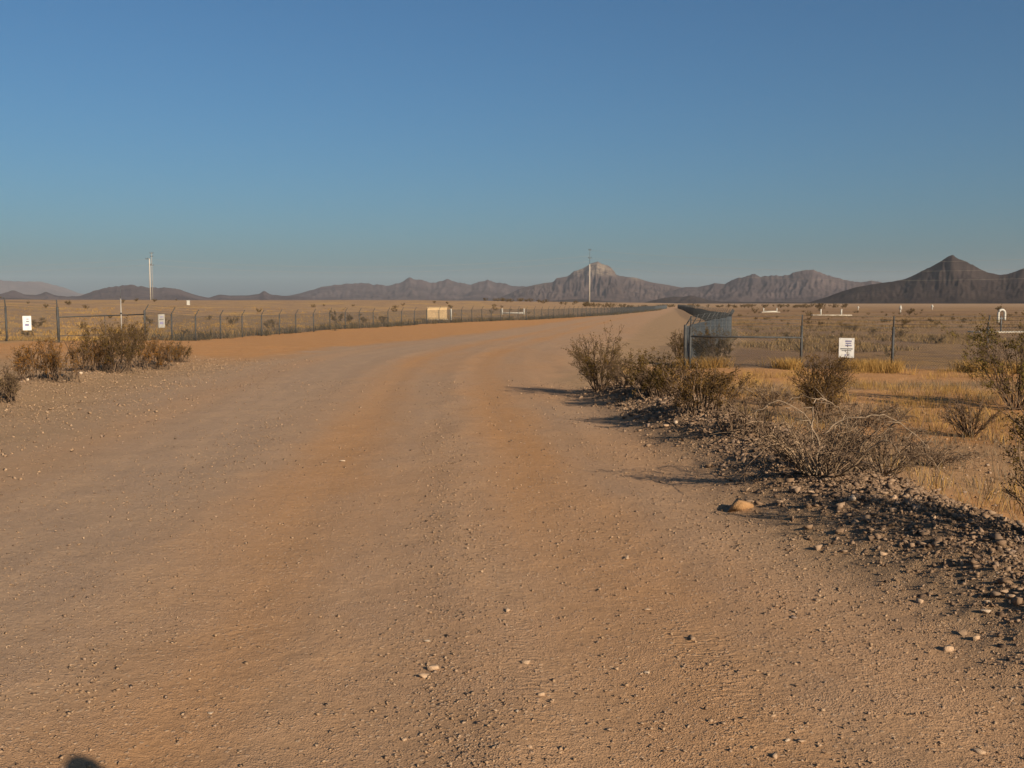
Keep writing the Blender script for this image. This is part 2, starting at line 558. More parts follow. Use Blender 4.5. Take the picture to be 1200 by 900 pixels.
def H(x, y):
    x = np.asarray(x, float)
    y = np.asarray(y, float)
    d = np.hypot(x, y)
    s = across(x, y)
    lift = 0.30 * sstep(78, 22, np.abs(y)) * (1 - sstep(3.6, 7.5, s))
    z = lift
    z = z + 0.38 * np.exp(-(((x + 21) / 9) ** 2 + ((y - 37) / 11) ** 2))
    q = left_fence_x(y) - x
    z = z + 3.0 * sstep(0, 70, q) * sstep(80, 300, d) * sstep(-40, 60, y)
    z = z + 1.7 * sstep(300, 1500, d) * (1 - sstep(0, 70, q))
    # berm of bladed gravel on the right, a lower one on the left
    bm = berm_amount(x, y, s)
    z = z + 0.29 * bm
    lw = np.exp(-((s + 9.0 + 0.7 * (vnoise(y * 0.2, y * 0, 31) - 0.5)) / 0.8) ** 2) * sstep(8, 16, y) * sstep(35, 29, y)
    z = z + 0.15 * lw * (0.5 + vnoise(y * 0.6, s * 0.4, 9))
    # wheel ruts and the loose gravel thrown up between them
    nearr = sstep(70, 30, np.abs(y)) * sstep(3.3, 2.6, np.abs(s + 1.5) - 1.5)
    wob = 0.12 * (vnoise(y * 0.15, y * 0, 4) - 0.5)
    z = z - 0.013 * nearr * (np.exp(-((s - 1.05 - wob) / 0.28) ** 2) + np.exp(-((s + 0.95 - wob) / 0.28) ** 2))
    z = z + 0.014 * nearr * ((0.1 + 1.8 * vnoise(x * 2.5, y * 1.3, 91)) * np.exp(-((s - 0.15 - 0.35 * vnoise(y * 0.7, y * 0, 92) - wob) / 0.24) ** 2) + np.exp(-((s + 1.9 - wob) / 0.3) ** 2) + np.exp(-((s - 2.2) / 0.3) ** 2))
    off = 1 - nearr
    near = sstep(60, 25, d)
    z = z + 0.012 * fbm(x * 1.3, y * 1.3, 3, 21) * near
    z = z + 0.05 * fbm(x * 0.5, y * 0.5, 3, 22) * off * sstep(200, 60, d)
    z = z + near * (0.035 * bm + 0.012 * off + 0.003) * fbm(x * 7.0, y * 7.0, 3, 23)
    z = z + 0.16 * fbm(x / 22, y / 22, 3, 24) * sstep(5, 14, np.abs(s)) * sstep(22, 45, d) * sstep(900, 300, d)
    return z


def Hs(x, y):
    return float(H(np.array([x]), np.array([y]))[0])


_cp, _sp = math.cos(PITCH), math.sin(PITCH)


def ground_at(px, py):
    """the point of the ground seen at a pixel of the 1200x900 photograph"""
    a = (px - 600) / F
    b = -(py - 450) / F
    dx, dy, dz = a, _cp + b * _sp, -_sp + b * _cp
    t = np.concatenate([np.linspace(2.5, 60, 1600), np.linspace(60, 600, 2500)[1:]])
    zz = EYE + dz * t - H(dx * t, dy * t)
    k = np.argmax(zz < 0)
    if zz[k] >= 0:
        k = len(t) - 1
    tt = t[k]
    if k > 0:
        tt = t[k - 1] + (t[k] - t[k - 1]) * zz[k - 1] / (zz[k - 1] - zz[k])
    x, y = dx * tt, dy * tt
    return x, y, Hs(x, y)


def at_depth(px, d):
    x = (px - 600) / F * d
    return x, d, Hs(x, d)


def build_ground():
    fine = np.linspace(-46, 46, 500)
    rest = np.linspace(47, 313, 90)[1:-1]
    th = np.radians(np.concatenate([fine, rest]))
    r = np.concatenate([[0.02], np.geomspace(0.4, 2.6, 24)[:-1], np.geomspace(2.6, 60, 400)[:-1], np.geomspace(60, 500, 130)[:-1], np.geomspace(500, 9800, 40)])
    T, R = np.meshgrid(th, r)
    X = np.sin(T) * R
    Y = np.cos(T) * R
    Z = H(X, Y)
    s = across(X, Y)
    le, re = road_edges(Y)
    jit = 0.9 * fbm(X * 0.8, Y * 0.8, 4, 41)
    inroad = sstep(re + 0.5, re - 0.5, s + jit * 0.5) * sstep(le - 2.0, le + 1.6, s + jit)
    xl = left_fence_x(Y)
    xr = right_fence_x(Y)
    wob = 0.12 * (vnoise(Y * 0.15, Y * 0, 4) - 0.5)
    plain = np.maximum(sstep(0.2, 1.6, xl - X), sstep(0.3, 1.5, X - xr) * sstep(32.0, 33.0, Y))
    litter = sstep(0.3, 1.5, X - xr) * sstep(32.0, 33.0, Y) * sstep(700, 250, Y) * (0.35 + 0.5 * vnoise(X * 0.08, Y * 0.05, 64))
    tracks = np.exp(-(np.abs(s - 1.15 - wob - 0.25 * jit) / 0.70) ** 2) * (1 - 0.35 * sstep(3, 9, 9 - Y)) + 0.95 * np.exp(-(np.abs(s + 1.0 - wob - 0.25 * jit) / 0.62) ** 2) + 0.35 * np.exp(-(np.abs(s + 4.4 - wob) / 0.6) ** 2)
    tracks = tracks * (0.55 + 0.45 * vnoise(s * 0.9, Y * 0.16, 61))
    flats = sstep(le + 1.0, le - 1.0, s + jit) * sstep(26, 36, Y) * (1 - plain)
    strip = sstep(4, 8, s) * sstep(24.5, 27.5, Y) * sstep(33, 31.5, Y)
    rightpatch = sstep(4.4, 5.4, s) * sstep(29, 24, Y) * (0.45 + 0.55 * sstep(0.35, 0.6, vnoise(X * 0.45, Y * 0.45, 71)))
    far = sstep(45, 90, Y) * inroad * 0.25
    orange = np.clip(np.maximum.reduce([0.92 * tracks * inroad, (0.30 + 0.25 * fbm(X * 0.6, Y * 0.25, 4, 63)) * sstep(-2.6, -1.0, s) * inroad, flats, strip, rightpatch, far]), 0, 1)
    bm = berm_amount(X, Y, s)
    rocky = np.clip(bm * 1.5 + 0.7 * sstep(-2.6, -6, s) * sstep(34, 22, Y) + 0.35 * np.exp(-((s - 0.3) / 0.3) ** 2) + 0.25 * np.exp(-((s + 2.2) / 0.4) ** 2), 0, 1)
    tread = sstep(12, 6, Y) * np.clip(np.exp(-((s - 0.62) / 0.13) ** 2) + np.exp(-((s - 1.55) / 0.2) ** 2) + 0.6 * np.exp(-((s - 2.3) / 0.18) ** 2), 0, 1) * vnoise(X * 1.1, Y * 0.8, 77)
    nr, nt_ = X.shape
    idx = np.arange(nr * nt_).reshape(nr, nt_)
    nx = np.roll(idx, -1, axis=1)
    quads = np.stack([idx[:-1], idx[1:], nx[1:], nx[:-1]], -1).reshape(-1, 4)[:, ::-1]
    V = np.stack([X, Y, Z], -1).reshape(-1, 3)
    at = dict(road=inroad, orange=orange, plain=plain, across=s, tread=tread, rocky=rocky, litter=litter, berm=np.clip(bm * 1.1, 0, 0.85))
    at = {k: v.ravel() for k, v in at.items()}
    c = V[quads].mean(axis=1)
    cs = across(c[:, 0], c[:, 1])
    cl, cr = road_edges(c[:, 1])
    cj = 0.45 * fbm(c[:, 0] * 0.8, c[:, 1] * 0.8, 4, 41)
    isroad = (cs + cj < cr) & (cs + 2 * cj > cl) & (c[:, 1] > -40) & (c[:, 1] < 1500)
    for nm, sel in (('dirt_road', isroad), ('desert_ground', ~isroad)):
        f = quads[sel]
        used = np.unique(f)
        mp = np.zeros(len(V), np.int64)
        mp[used] = np.arange(len(used))
        me = mesh_np(nm, V[used], None, mp[f], True, {k: v[used] for k, v in at.items()})
        # one continuous surface: the same normals on both sides of the road's edge
        kind(link(nm, me, M_GROUND), 'structure')


build_ground()


# ------------------------------------------------------------------ mountains
def make_range(name, prof, dist, mat, depth=0.35, seed=0, gully=1.0, step=1.4, pale=None, base=-6.0, rugged=0.0):
    """a ridge `dist` metres away whose skyline passes through prof (pixel x, pixel y)"""
    prof = np.array(prof, float)
    px = np.arange(prof[0, 0], prof[-1, 0], step)
    py = np.interp(px, prof[:, 0], prof[:, 1])
    k = np.hanning(5)
    k /= k.sum()
    py = np.convolve(np.pad(py, 2, 'edge'), k, 'valid')
    th = np.arctan((px - 600) / F)
    Hc = np.maximum((355.5 - py) / F * dist * np.cos(th) + EYE, 0.0)
    env = np.clip(Hc / max(Hc.max(), 1), 0, 1)
    Hc = Hc * (1 + rugged * env * fbm(px * 0.16, px * 0 + 2, 4, seed + 90, 0.65))
    t = np.concatenate([np.linspace(0, 1, 46), np.linspace(1, 1.8, 14)[1:]])
    TH, TT = np.meshgrid(th, t)
    PX, _ = np.meshgrid(px, t)
    HC = np.interp(PX, px, Hc)
    # the skyline is pulled sideways a little on the way down, so spurs run off the summits
    warp = (1 - np.minimum(TT, 1)) * 44 * fbm(PX * 0.02, TT * 2.0, 3, seed)
    HW = np.interp(PX + warp, px, Hc)
    HH = HW * (1 - sstep(0.8, 1.0, TT)) + HC * sstep(0.8, 1.0, TT)
    up = np.clip(TT, 0, 1)
    g = 0.62 * up ** 1.15 + 0.38 * up ** 2.6
    rid = 1 - np.abs(fbm(PX * 0.055 + 0.5 * fbm(PX * 0.03, TT * 4, 2, seed + 5), TT * 2.6, 4, seed + 3)) * 2.2
    rid2 = 1 - np.abs(fbm(PX * 0.17, TT * 4.5, 3, seed + 13)) * 2.0
    cut = gully * (0.18 * (rid - 0.6) + 0.15 * (rid2 - 0.6)) * np.sin(np.pi * np.clip(up, 0, 1)) ** 0.8
    g = np.clip(g * (1 + cut), 0, 1.0)
    back = np.where(TT > 1, np.clip(1 - (TT - 1) / 0.8, 0, 1), 1)
    Z = HH * g * back + base * (1 - np.minimum(g, back))
    Z = np.minimum(Z, HC * 1.0 + 0 * Z) if gully else Z
    RR = dist * (1 + depth * (TT - 1)) / np.cos(TH * 0.0)
    X = np.sin(TH) * RR / np.cos(th)[None, :] ** 0
    Y = np.cos(TH) * RR
    nr, nc = X.shape
    idx = np.arange(nr * nc).reshape(nr, nc)
    q = np.stack([idx[:-1, :-1], idx[:-1, 1:], idx[1:, 1:], idx[1:, :-1]], -1).reshape(-1, 4)
    at = None
    if pale is not None:
        at = {'pale': pale(PX, up * g, HH * g / HC.max()).ravel()}
    me = mesh_np(name, np.stack([X, Y, Z], -1).reshape(-1, 3), None, q, True, at)
    o = link(name, me, mat)
    kind(o, 'structure')
    return o


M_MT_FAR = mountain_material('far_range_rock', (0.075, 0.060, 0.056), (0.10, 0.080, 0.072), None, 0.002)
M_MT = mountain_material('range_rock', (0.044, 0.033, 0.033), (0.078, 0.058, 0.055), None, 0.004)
M_MT_P = mountain_material('peak_rock', (0.047, 0.034, 0.032), (0.084, 0.060, 0.053), (0.20, 0.155, 0.11), 0.004)
M_MT_D = mountain_material('dark_hill_rock', (0.026, 0.019, 0.017), (0.042, 0.031, 0.027), None, 0.006)

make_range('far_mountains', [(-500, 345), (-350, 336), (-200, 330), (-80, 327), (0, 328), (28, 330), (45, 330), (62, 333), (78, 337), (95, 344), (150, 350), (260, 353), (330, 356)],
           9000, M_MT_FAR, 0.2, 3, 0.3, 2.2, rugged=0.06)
make_range('left_hills', [(-420, 346), (-250, 335), (-120, 340), (-40, 346), (0, 345.5), (18, 340), (30, 345), (45, 346), (56, 342), (66, 346), (80, 347.5), (95, 347), (112, 341), (125, 337.5), (140, 336), (152, 332.5), (162, 335.5),
                          (178, 337), (195, 337), (210, 338.5), (222, 343), (236, 347), (246, 349), (258, 345), (272, 346.5), (290, 346.5), (303, 345), (311, 340.5), (318, 345), (334, 347), (350, 347), (390, 354), (420, 357)],
           4300, M_MT, 0.3, 5, 0.55, 1.6, rugged=0.10)
make_range('middle_range', [(225, 357), (262, 350), (292, 347.5), (340, 346.5), (352, 344), (366, 340), (378, 336), (395, 334), (416, 331.5), (436, 333), (455, 335), (470, 331), (480, 326.5), (492, 328), (507, 331), (526, 328), (540, 332), (552, 333.5),
                            (571, 328.5), (588, 332), (602, 335.5), (618, 336), (640, 338), (690, 342), (760, 350), (800, 357)],
           5600, M_MT, 0.32, 9, 0.5, 1.4, rugged=0.08)
make_range('central_peak', [(560, 357), (590, 347), (612, 337.5), (628, 333.5), (634, 332.5), (648, 330.5), (652, 326), (665, 324), (672, 318), (682, 315.5), (688, 312), (694, 308.5), (700, 307.5), (706, 309.5), (714, 313), (719, 317.5), (722, 322.5), (733, 325),
                            (742, 325), (752, 328), (760, 330.5), (775, 333), (795, 336.5), (820, 342), (860, 351), (885, 357)],
           4600, M_MT_P, 0.33, 14, 0.65, 0.8,
           pale=lambda PX, u, h: np.clip(np.exp(-((PX - 703) / 19) ** 2) * sstep(0.58, 0.72, h) * sstep(1.01, 0.93, h) + 0.75 * np.exp(-((PX - 745) / 9) ** 2) * sstep(0.5, 0.6, h) + 0.6 * np.exp(-((PX - 676) / 8) ** 2) * sstep(0.62, 0.72, h) + 0.4 * np.exp(-((PX - 632) / 6) ** 2) * sstep(0.35, 0.45, h), 0, 1), rugged=0.035)
make_range('right_range', [(740, 357), (770, 345), (800, 337), (816, 336.5), (828, 334.5), (836, 332), (848, 333), (858, 328), (868, 325), (881, 321.5), (890, 323.5), (902, 323.5), (912, 324), (922, 322.5), (932, 318.5), (943, 317), (952, 317.5), (962, 321.5),
                           (976, 325), (990, 328.5), (1006, 331), (1018, 329.5), (1030, 331), (1050, 334), (1100, 342), (1180, 352), (1230, 357)],
           4100, M_MT, 0.33, 21, 0.5, 1.1, rugged=0.08)
make_range('dark_pyramid_hill', [(925, 357), (948, 354), (968, 348), (985, 341.5), (1000, 337), (1022, 333), (1040, 330.5), (1058, 327.5), (1074, 320), (1090, 311.5), (1102, 305), (1112, 299), (1116, 301.5), (1126, 306), (1140, 313), (1154, 319.5), (1166, 322), (1176, 321.5),
                                 (1190, 317.5), (1204, 312), (1230, 305), (1260, 309), (1320, 322), (1400, 333), (1520, 345), (1600, 357)],
           2100, M_MT_D, 0.32, 27, 0.32, 1.2, rugged=0.035)
make_range('dark_foothill', [(742, 358), (762, 352.5), (778, 349), (790, 347.5), (800, 348), (808, 346), (816, 347.5), (826, 351), (845, 353.5), (880, 354), (930, 354), (960, 355), (1000, 358)],
           2500, M_MT_D, 0.25, 33, 0.6, 1.0)
make_range('low_knoll', [(596, 357.5), (612, 354), (640, 353), (668, 350.8), (690, 351), (720, 353.5), (760, 357.5)],
           2900, M_MT_D, 0.2, 35, 0.6, 1.0)


# ------------------------------------------------------------------ fences
POST_H = 1.62
me_post = cyl_mesh('post', 0.040, 0.040, POST_H, 8, -0.25 + 0.0)
me_big_post = cyl_mesh('post', 0.05, 0.05, POST_H + 0.06, 10, -0.25, 0.012)
me_arm = tube_mesh('barb_arm', [(0, 0, 0), (-0.02, 0, 0.06), (-0.20, 0, 0.36)], 0.022, 6)
BAY = 3.0
LINK_H = 1.30


def chain_link_mesh(name, length, height, pitch=0.085, r=0.0035):
    """woven wire: straight diagonals both ways, clipped to the bay, each a thin triangular rod"""
    P = []
    n = int((length + height) / pitch)
    for k in range(n + 1):
        c = k * pitch
        x0, x1 = max(0, c - height), min(length, c)
        if x1 - x0 < 0.02:
            continue
        P.append([(x0, 0.004, c - x0), (x1, 0.004, c - x1)])
        P.append([(length - x0, -0.004, c - x0), (length - x1, -0.004, c - x1)])
    P = np.array(P)
    v, q = tubes(P, np.full(P.shape[:2], r), 3)
    return mesh_np(name, v, None, q)


me_link = chain_link_mesh('chain_link', BAY, LINK_H)
me_wire = tube_mesh('strand', [(0, 0, 0), (BAY, 0, 0)], 0.0045, 4)


def resample(pts, step, start=0.0):
    pts = np.asarray(pts, float)
    seg = np.hypot(*np.diff(pts, axis=0).T)
    cum = np.concatenate([[0], np.cumsum(seg)])
    n = max(1, int(round((cum[-1] - start) / step)))
    t = np.linspace(start, cum[-1], n + 1)
    return np.stack([np.interp(t, cum, pts[:, 0]), np.interp(t, cum, pts[:, 1])], 1)


def build_fence(name, label, posts, big=(), arm_side=1, skip_link=(), wires_to=60.0, arms=True, brace=(), wire=None):
    posts = np.asarray(posts, float)
    mesh_link = me_link
    if wire:
        mesh_link = me_link.copy()
        mesh_link.materials.clear()
        mesh_link.materials.append(wire)
    z = H(posts[:, 0], posts[:, 1])
    root = empty(name, (posts[0, 0], posts[0, 1], z[0]), label, 'fence')
    o = np.array([posts[0, 0], posts[0, 1], z[0]])
    for i, (x, y) in enumerate(posts):
        d = posts[min(i + 1, len(posts) - 1)] - posts[max(i - 1, 0)]
        ang = math.atan2(d[1], d[0])
        p = link('post', me_big_post if i in big else me_post, M_GALV, root, (x - o[0], y - o[1], z[i] - o[2]))
        lean = 0.02 * (RNG.random() - 0.5)
        p.rotation_euler = (lean, 0.02 * (RNG.random() - 0.5), ang + math.pi / 2 * arm_side)
        if arms:
            link('barb_arm', me_arm, M_GALV, p, (0, 0, POST_H - 0.27))
    for i in range(len(posts) - 1):
        a = np.array([*posts[i], z[i]])
        b = np.array([*posts[i + 1], z[i + 1]])
        dv = b - a
        ln = np.linalg.norm(dv)
        rz = math.atan2(dv[1], dv[0])
        ry = -math.asin(dv[2] / ln)
        if i not in skip_link:
            link('chain_link', mesh_link, M_WIRE, root, tuple(a - o + (0, 0, 0.06)), (0, ry, rz), (ln / BAY, 1, 1))
            link('tension_wire', me_wire, M_WIRE, root, tuple(a - o + (0, 0, 0.06 + LINK_H)), (0, ry, rz), (ln / BAY, 1, 1))
        if np.hypot(a[0], a[1]) < wires_to and arms:
            side = np.array([math.cos(rz + math.pi / 2 * arm_side), math.sin(rz + math.pi / 2 * arm_side), 0])
            for k, (off, hh) in enumerate(((-0.05, 0.10), (-0.12, 0.22), (-0.19, 0.34))):
                link('barbed_strand', me_wire, M_WIRE, root, tuple(a - o + side * off + (0, 0, POST_H - 0.27 + hh)), (0, ry, rz), (ln / BAY, 1, 1))
        if i in brace:
            za, zb = brace[i]
            pa = a - o + (0, 0, za)
            pb = b - o + (0, 0, zb)
            link('brace_rail', tube_mesh('brace_rail', [pa, pa * 0.5 + pb * 0.5, pb], 0.03, 8), M_GALV, root)
    return root


# left fence: a short stretch across the view, then the long run beside the road, with a gate between
build_fence('chain_link_fence', 'short chain-link fence at far left with outward barb arms and a small white sign', FENCE_L[:4], big=(3,), arm_side=1)
runL = np.concatenate([FENCE_L[4:8], resample(FENCE_L[7:], 3.05)[1:]])
build_fence('chain_link_fence', 'long chain-link fence running beside the road from the left gate to the far distance', runL, big=(0,), arm_side=1, wires_to=85)
# right fence: one run along the road, one run across the view to the right
runR = resample(FENCE_R, 3.0)
build_fence('chain_link_fence', 'dense grey chain-link fence receding along the right side of the road', runR, big=(0,), arm_side=1, wires_to=70, wire=M_WIRE_R)
frontR = np.array([(5.80, 32.45), (9.3, 32.0), (11.85, 31.0), (14.4, 30.2), (17.2, 29.5), (20.0, 28.8)])
build_fence('chain_link_fence', 'open-looking wire fence behind the creosote on the right, carrying the lettered white sign', frontR, big=(), arm_side=1, wires_to=70, brace={0: (1.05, 0.98)})


# gate between the two left stretches
def build_gate():
    a = np.array([FENCE_L[3][0], FENCE_L[3][1], Hs(*FENCE_L[3])])
    b = np.array([FENCE_L[4][0], FENCE_L[4][1], Hs(*FENCE_L[4])])
    root = empty('pipe_gate', tuple(a), 'single-rail pipe gate closing the gap in the left fence behind the brush', 'gate')
    dv = b - a
    n = np.linalg.norm(dv)
    u = dv / n
    st = u * 0.08
    en = dv - u * 0.08
    for nm, z0, z1, r in (('top_rail', 1.02, 1.24, 0.026), ('bottom_rail', 0.28, 0.30, 0.012)):
        p0 = st + (0, 0, z0)
        p1 = en + (0, 0, z1)
        link(nm, tube_mesh(nm, [p0, p0 * .5 + p1 * .5, p1], r, 8), M_GALV, root)
    for f in (0.0, 0.5, 1.0):
        p = st * (1 - f) + en * f
        link('stile', tube_mesh('stile', [p + (0, 0, 0.27), p + (0, 0, 0.7), p + (0, 0, 1.03 + 0.21 * f)], 0.014, 8), M_GALV, root)


build_gate()


def slim_pole():
    x, y, _ = at_depth(143, 42.0)
    z = Hs(x, y)
    root = empty('marker_pole', (x, y, z), 'slim pale pole rising above the brush in front of the left gate', 'pole')
    link('shaft', cyl_mesh('shaft', 0.028, 0.025, 1.95, 10, -0.1), M_POLE_D, root)
    link('whip', cyl_mesh('whip', 0.012, 0.008, 0.5, 6, 1.84), M_DARKMETAL, root)
    link('collar', cyl_mesh('collar', 0.045, 0.045, 0.06, 10, 1.2, 0.01), M_GALV, root)


slim_pole()


# ------------------------------------------------------------------ signs
def sign(x, y, z, w, h, rz, label, rows, face=None):
    root = empty('warning_sign', (x, y, z), label, 'sign', rotz=rz)
    link('panel', box_mesh('panel', w, 0.012, h, -h / 2, 0.004), face or M_SIGN, root)
    for (cx, cz, ww, hh, dark) in rows:
        link('print_line', box_mesh('print_line', ww * w, 0.004, hh * h, -hh * h / 2, 0.0), M_PRINT_D if dark else M_PRINT, root, (cx * w, -0.0085, cz * h))
    for sx in (-0.4, 0.4):
        for sz in (-0.46, 0.46):
            link('bolt', cyl_mesh('bolt', 0.008, 0.008, 0.012, 6), M_GALV, root, (sx * w, -0.006, sz * h), (math.pi / 2, 0, 0))
    return root


def seg_dir(a, b):
    return math.atan2(b[1] - a[1], b[0] - a[0])


sx = (991.5 - 600) / F * 31.45
sign(sx, 31.40, EYE - (407.5 - 355.5) * 31.4 / F, 0.46, 0.62, seg_dir(frontR[1], frontR[2]), 'white rectangular sign with small print wired to the right fence beside the creosote',
     [(0.12, 0.34, 0.42, 0.075, False), (0.12, 0.23, 0.36, 0.06, False), (0.12, 0.12, 0.42, 0.06, False), (0.0, -0.05, 0.8, 0.05, True), (0.0, -0.14, 0.62, 0.035, True), (-0.05, -0.36, 0.12, 0.07, False), (0.12, -0.36, 0.1, 0.07, False)])
sx = (34 - 600) / F * 39.6
sign(sx, 39.50, EYE - (378.5 - 355.5) * 39.6 / F, 0.31, 0.57, seg_dir(FENCE_L[2], FENCE_L[3]), 'small upright white sign on the short fence at the far left edge',
     [(0.08, 0.28, 0.30, 0.07, False), (0.08, 0.12, 0.34, 0.06, True), (0.0, -0.12, 0.45, 0.16, False)])
yy = 49.0
sign(-17.22, yy, EYE - (376 - 355.5) * yy / F, 0.42, 0.66, 1.05, 'dull white sign on the long left fence just right of the gate',
     [(0.0, 0.30, 0.5, 0.08, False), (0.0, 0.12, 0.6, 0.06, True), (0.0, -0.15, 0.5, 0.18, False)], M_SIGN_D)


# ------------------------------------------------------------------ power line
def utility_pole(px, d, top_y, label, arms, r0, r1, mat, mast=0.0, group='power line poles'):
    x, y, z = at_depth(px, d)
    h = EYE + (355.5 - top_y) * d / F - z
    root = empty('utility_pole', (x, y, z), label, 'utility pole', group)
    hs = h - mast
    link('shaft', cyl_mesh('shaft', r0, r1, hs + 0.5, 12, -0.5, 0.02), mat, root)
    if mast:
        link('mast', cyl_mesh('mast', r1 * 0.5, r1 * 0.3, mast + 0.3, 8, hs - 0.3), M_DARKMETAL, root)
    for (dz, half, off) in arms:
        a = link('crossarm', box_mesh('crossarm', 2 * half, 0.22, 0.24, -0.12, 0.02), M_DARKMETAL, root, (off, 0, h - dz))
        for sx_ in (-0.85, 0.0, 0.85):
            link('insulator', cyl_mesh('insulator', 0.10, 0.07, 0.45, 8, 0.12, 0.02), M_DARKMETAL, a, (sx_ * half, 0, 0))
    return root, np.array([x, y, z]), h


DP = 430.0
_, pA, hA = utility_pole(178, DP, 303.5, 'pale steel power pole, brighter of the close pair above the left plain', [(0.15, 1.0, -0.7), (2.6, 0.6, 0.3)], 0.29, 0.22, M_POLE)
_, pA2, hA2 = utility_pole(180.6, DP + 45, 296.5, 'thin grey power pole just right of the bright pole above the left plain', [(0.3, 0.9, 0.0), (1.9, 0.7, 0.0), (6.0, 1.0, 0.0)], 0.17, 0.12, M_POLE_D)
_, pB, hB = utility_pole(690.5, DP, 292.0, 'lone pale power pole standing in front of the central peak', [(0.6, 0.55, 0.0), (4.0, 0.7, 0.0)], 0.28, 0.21, M_POLE, mast=6.6)


def wire_span(p, q, sag, label):
    t = np.linspace(0, 1, 41)[:, None]
    pts = p * (1 - t) + q * t
    pts[:, 2] -= sag * 4 * t[:, 0] * (1 - t[:, 0])
    tag(link('power_wire', tube_mesh('power_wire', pts, 0.022, 4), M_POLE), label, 'wire', 'power line wires')


pC = np.array([215.0, 330.0, Hs(215, 330)])
pD = np.array([-390.0, 452.0, Hs(-390, 452)])
for k, (dz, nm) in enumerate(((0.7, 'top'), (4.1, 'middle'), (7.4, 'lowest'))):
    wire_span(pB + (0, 0, hB - dz), pC + (0, 0, hB - dz - 4.5), 4.2, nm + ' pale power wire sagging in front of the dark pyramid hill')
for k, (dz, nm) in enumerate(((0.3, 'upper'), (2.7, 'lower'))):
    wire_span(pD + (0, 0, hA - dz), pA + (0, 0, hA - dz), 3.5, nm + ' thin power wire leaving the bright pole to the left')
    wire_span(pA + (0, 0, hA - dz), pB + (0, 0, hA - dz + 3), 4.0, nm + ' thin power wire between the bright pole and the central pole')


# ------------------------------------------------------------------ small works on the plain
def tan_cabinet():
    x, y, z = at_depth(512, 128.0)
    w, h = 2.55, EYE - (359.5 - 355.5) * 128 / F - z
    root = empty('equipment_cabinet', (x, y, z), 'tan metal equipment cabinet behind the long left fence', 'cabinet', rotz=0.12)
    link('plinth', box_mesh('plinth', w + 0.3, 1.9, 0.16, -0.08, 0.02), M_CONC, root)
    link('body', box_mesh('body', w, 1.5, h - 0.2, 0.08, 0.03), M_TAN, root)
    link('lid', box_mesh('lid', w + 0.12, 1.64, 0.10, h - 0.12, 0.02), M_TAN_D, root)
    for k in (-1, 1):
        dr = link('door', box_mesh('door', w / 2 - 0.08, 0.04, h - 0.42, 0.18, 0.01), M_TAN, root, (k * (w / 4), -0.765, 0))
        link('handle', box_mesh('handle', 0.04, 0.05, 0.22, h * 0.5, 0.008), M_DARKMETAL, dr, (-k * (w / 4 - 0.14), -0.04, 0))
    x2, y2, z2 = at_depth(528.5, 128.0)
    r2 = empty('bollard', (x2, y2, z2), 'slim white bollard just right of the tan cabinet', 'bollard')
    link('shaft', cyl_mesh('shaft', 0.13, 0.13, 1.5, 12, -0.1, 0.04), M_WHITE, r2)
    link('base_collar', cyl_mesh('base_collar', 0.2, 0.17, 0.12, 12, -0.05, 0.02), M_CONC, r2)


tan_cabinet()


def pipe_stand(pxs, d, h, label, slab=True, low=0.12, pad_ext=0.8, pipe=None):
    xs = [(p - 600) / F * d for p in pxs]
    cx = sum(xs) / len(xs)
    z = max(Hs(v, d) for v in xs)
    root = empty('valve_station', (cx, d, z), label, 'pipework')
    w = xs[-1] - xs[0]
    if slab:
        link('slab', box_mesh('slab', w + 2 * pad_ext, 1.6, low + 0.12, -0.12, 0.02), M_CONC, root)
    for xv in xs:
        p = link('riser', cyl_mesh('riser', 0.13, 0.13, h, 12, 0, 0.03), M_WHITE, root, (xv - cx, 0, 0))
        link('cap', cyl_mesh('cap', 0.17, 0.15, 0.12, 12, h, 0.03), M_WHITE, p)
    if pipe:
        link('crosspipe', tube_mesh('crosspipe', [(-w / 2, 0, pipe), (0, 0, pipe), (w / 2, 0, pipe)], 0.11, 10), M_WHITE, root)
    return root


pipe_stand((588.5, 614), 168, 0.95, 'low white pipework seen through the long left fence', slab=False, pipe=0.35)
pipe_stand((894, 909.5), 228, 0.85, 'two short white risers on a slab near the distant corner of the right fence', pad_ext=0.6, pipe=0.22)
pipe_stand((961, 985), 172, 0.95, 'two white risers on a long pale slab beyond the right fence', pad_ext=1.6)


def vent(px, d, h, label, w=0.34):
    x, y, z = at_depth(px, d)
    root = empty('vent_pipe', (x, y, z), label, 'vent pipe', 'white vent pipes on the right plain')
    link('shaft', cyl_mesh('shaft', w * 0.4, w * 0.36, h * 0.6, 12, -0.1, 0.02), M_WHITE, root)
    link('hood', cyl_mesh('hood', w, w * 0.45, h * 0.45, 12, h * 0.5, 0.05), M_WHITE, root)
    link('cap', cyl_mesh('cap', w * 0.5, w * 0.2, h * 0.1, 12, h * 0.95, 0.02), M_WHITE, root)


vent(1004.5, 330, 1.15, 'smallest white vent pipe, far off just above the lettered sign', 0.4)
vent(1054, 215, 1.7, 'white vent pipe with a tapered hood left of a dark round shrub')
vent(1091, 330, 1.6, 'lone white vent pipe at the foot of the dark pyramid hill', 0.45)
x, y, z = at_depth(222, 195.0)
r_ = empty('pedestal_box', (x, y, z), 'small white utility pedestal far off on the left plain', 'utility box')
link('body', box_mesh('body', 0.55, 0.45, 0.95, -0.1, 0.04), M_WHITE, r_)
link('lid', box_mesh('lid', 0.62, 0.52, 0.08, 0.85, 0.02), M_WHITE, r_)


